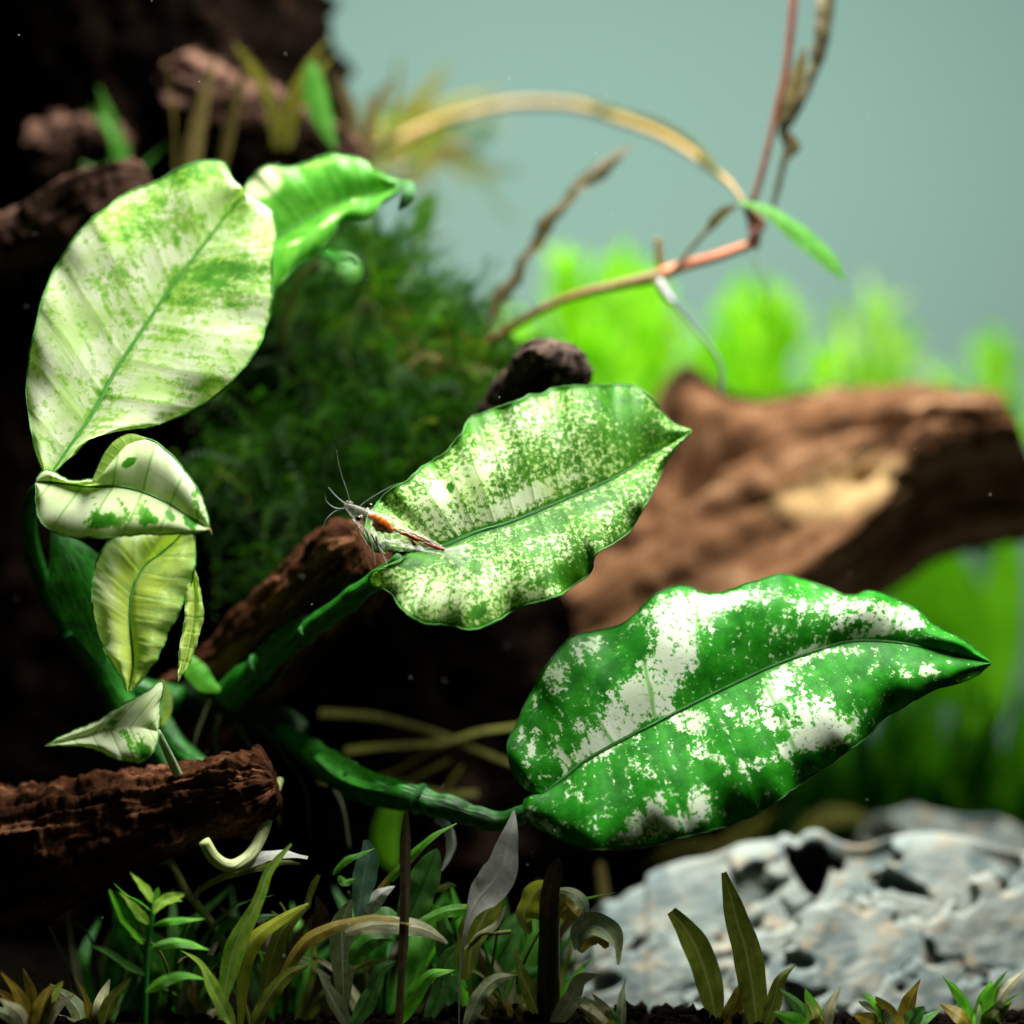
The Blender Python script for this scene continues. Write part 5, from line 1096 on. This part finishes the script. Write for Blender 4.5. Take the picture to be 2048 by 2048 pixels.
M['orange'] = plain('orange_gland', (0.9, 0.20, 0.004)); M['orange2'] = plain('amber_gland', (0.88, 0.42, 0.02)); M['gut'] = plain('dark_red_gut', (0.45, 0.02, 0.01)); M['eye'] = plain('black_eye', (0.008, 0.006, 0.006), 0.15); M['blush'] = plain('pinkish_shell', (0.75, 0.50, 0.40), 0.3)
M['antenna'] = plain('grey_antenna', (0.36, 0.42, 0.38), 0.3)

M['leg'] = plain('pale_leg', (0.55, 0.58, 0.50), 0.3)
SD = 38.95
shr = thing('shrimp', at(790, 1085, SD), 'small translucent shrimp with orange body and red line, perched on the middle leaf', 'shrimp')
sp0 = np.array([(688, 1010, 3, 3), (696, 1014, 7, 6), (706, 1020, 11, 9), (718, 1028, 15, 12), (731, 1037, 19, 14), (745, 1046, 23, 16), (760, 1054, 25, 17), (775, 1060, 24, 17), (786, 1065, 21, 16), (796, 1069, 19, 15), (808, 1074, 19, 15), (820, 1078, 18, 14), (832, 1082, 16.5, 13), (846, 1087, 15, 12), (860, 1092, 12.5, 10), (874, 1097, 10, 8), (888, 1103, 7, 6), (896, 1107, 4, 4)])
ns = 120; sc_ = spl(sp0, ns)
c = at_arr(np.column_stack([sc_[:, :2], SD - 0.02 + 0.003 * (sc_[:, 0] - 780) * 0.2]))
t_, s_, n_ = frames(c); ang = np.linspace(0, 2 * math.pi, 28, endpoint=False)
u_ = np.linspace(0, 1, ns)
seg_ = 1 + 0.055 * np.where(sc_[:, 0] > 784, ((sc_[:, 0] - 784) / 19.0) % 1.0 - 0.4, 0)
hh = sc_[:, 2] * seg_ * 0.01; ww = sc_[:, 3] * seg_ * 0.01
v = c[:, None] + (np.cos(ang)[None, :, None] * s_[:, None]) * hh[:, None, None] + (np.sin(ang)[None, :, None] * n_[:, None]) * ww[:, None, None]
fl = grid_faces(ns, 28, True).tolist() + [list(range(28))[::-1], list(range((ns - 1) * 28, ns * 28))]
mk('body', v.reshape(-1, 3), fl, M['shell'], shr, uv=np.stack([np.repeat(u_, 28), np.tile(ang / 6.2832, ns)], 1))
def organ(name, pts, hs, mat, depth, flat=0.5):
    c = at_arr(spl([(x, y, depth) for x, y in pts], 40)); vv, ff, uu = tube_geo(c, np.array(hs) * 0.01, 14, flat)
    dz = np.array([mnoise.noise(Vector(p * 14)) for p in vv]); vv = vv + np.array([0.012, 0, 0.03]) * dz[:, None]
    return mk(name, vv, ff, mat, shr, uv=uu)
organ('gland', [(736, 1030), (748, 1036), (762, 1046), (776, 1056), (786, 1064)], [4, 9, 13, 11, 4], M['orange'], SD - 0.145)
organ('gland', [(746, 1046), (756, 1054), (770, 1060), (780, 1064)], [3, 9, 8, 2], M['orange2'], SD - 0.15)
organ('gut', [(738, 1030), (752, 1038), (770, 1049), (786, 1058), (806, 1067), (830, 1077), (852, 1086), (872, 1094), (888, 1102)], [4, 4, 3.4, 2.8, 2.8, 2.4, 2.8, 2.6, 1.6], M['gut'], SD - 0.14)
organ('gut_spot', [(823, 1078), (826, 1084), (831, 1092)], [2, 3, 1.4], M['gut'], SD - 0.13)
organ('shell_stripe', [(800, 1058), (830, 1070), (860, 1084), (890, 1100)], [0.8, 1.6, 1.8, 1.0], M['blush'], SD - 0.13)
for x, y, dz in ((717, 1037, -0.17), (741, 1012, 0.12)):
    vv = ico = None
    tube('eye_stalk', [((x + 728) / 2, (y + 1028) / 2, SD + dz * 0.5), (x + (728 - x) * 0.3, y + (1028 - y) * 0.3, SD + dz)], [3.0, 3.6], M['blush'], shr, n=6, seg=8)
    bm = bmesh.new(); bmesh.ops.create_uvsphere(bm, u_segments=16, v_segments=10, radius=0.055)
    vv = np.array([q.co[:] for q in bm.verts]) * [1.15, 1, 0.95] + at(x, y, SD + dz); ff = [[q.index for q in f_.verts] for f_ in bm.faces]; bm.free()
    mk('eye', vv, ff, M['eye'], shr)
for p, r in [([(699, 1002), (692, 975), (683, 950), (676, 920), (673, 900)], [1.0, 0.8, 0.6, 0.4]), ([(720, 1012), (736, 1000), (758, 986), (780, 974), (797, 966)], [1.2, 1.0, 0.8, 0.5]),
             ([(694, 1010), (678, 998), (666, 986), (657, 975)], [2.0, 1.7, 1.4, 0.9]), ([(690, 1017), (674, 1017), (660, 1010), (652, 1000), (651, 992)], [1.7, 1.4, 1.1, 0.7]),
             ([(688, 1019), (672, 1022), (662, 1029), (652, 1040), (645, 1056)], [1.2, 1.3, 1.8, 0.9, 0.5])]:
    tube('antenna', [(x, y, SD - 0.05 - 0.02 * i) for i, (x, y) in enumerate(p)], [q * 0.7 for q in r], M['antenna'], shr, n=30, seg=6)
for p in ([(700, 1016), (692, 1010), (694, 1004), (704, 1008)], [(704, 1026), (696, 1018), (690, 1016), (698, 1012)], [(712, 1018), (702, 1010), (698, 1003), (708, 1008)]):
    blade('antenna_scale', [(x, y, SD - 0.12) for x, y in p], 5, M['shell'], shr, n=12, nv=5, roll=30)
for p in ([(722, 1052), (716, 1062), (728, 1078), (735, 1092)], [(733, 1060), (741, 1085), (748, 1108), (750, 1132)], [(742, 1066), (756, 1096), (766, 1112), (777, 1136)], [(752, 1072), (756, 1092), (762, 1100), (770, 1108)], [(706, 1040), (712, 1050), (722, 1060), (727, 1068)], [(730, 1056), (738, 1078), (744, 1090), (742, 1112)]):
    tube('walking_leg', [(x, y, SD - 0.08 - 0.03 * i) for i, (x, y) in enumerate(p)], [2.2, 1.6, 1.3, 0.8], M['leg'], shr, n=24, seg=6)
for i, p in enumerate([[(740, 1058), (746, 1078), (752, 1098)], [(756, 1070), (760, 1086), (766, 1102)], [(772, 1074), (776, 1088), (782, 1096)], [(796, 1080), (800, 1090), (806, 1096)], [(814, 1088), (820, 1096), (828, 1101)], [(834, 1093), (842, 1101), (850, 1104)]]):
    blade('swimmeret', [(x, y, SD - 0.06) for x, y in p], 11 if i < 3 else 8, M['fin'], shr, 'oval', n=14, nv=7, roll=20)
for i, p in enumerate([[(888, 1102), (906, 1100), (926, 1098), (944, 1094)], [(889, 1104), (908, 1108), (926, 1112), (942, 1118)], [(890, 1106), (904, 1114), (918, 1124), (930, 1136)], [(888, 1106), (896, 1116), (906, 1128), (912, 1138)]]):
    blade('tail_fan', [(x, y, SD + 0.01 * i) for x, y in p], [3, 7, 10, 6], M['fin'], shr, n=16, nv=7, roll=20)

# ------------------------------------------------------------------ specks drifting in the water
vs, fs = [], []
for i in range(170):
    p = at(RNG.uniform(0, 2048), RNG.uniform(0, 2048), RNG.choice([RNG.uniform(35, 39), RNG.uniform(39, 46)])); r = RNG.uniform(0.005, 0.012)
    vs.append(ico_v * r * RNG.uniform(0.6, 1.3, 3) + p); fs.append(ico_f + i * len(ico_v))
tag(mk('floating_specks', np.vstack(vs), np.vstack(fs), plain('pale_speck', (0.7, 0.75, 0.7), 0.6), origin=(0, 0, 0)), 'tiny pale specks drifting in the water', kind='stuff')
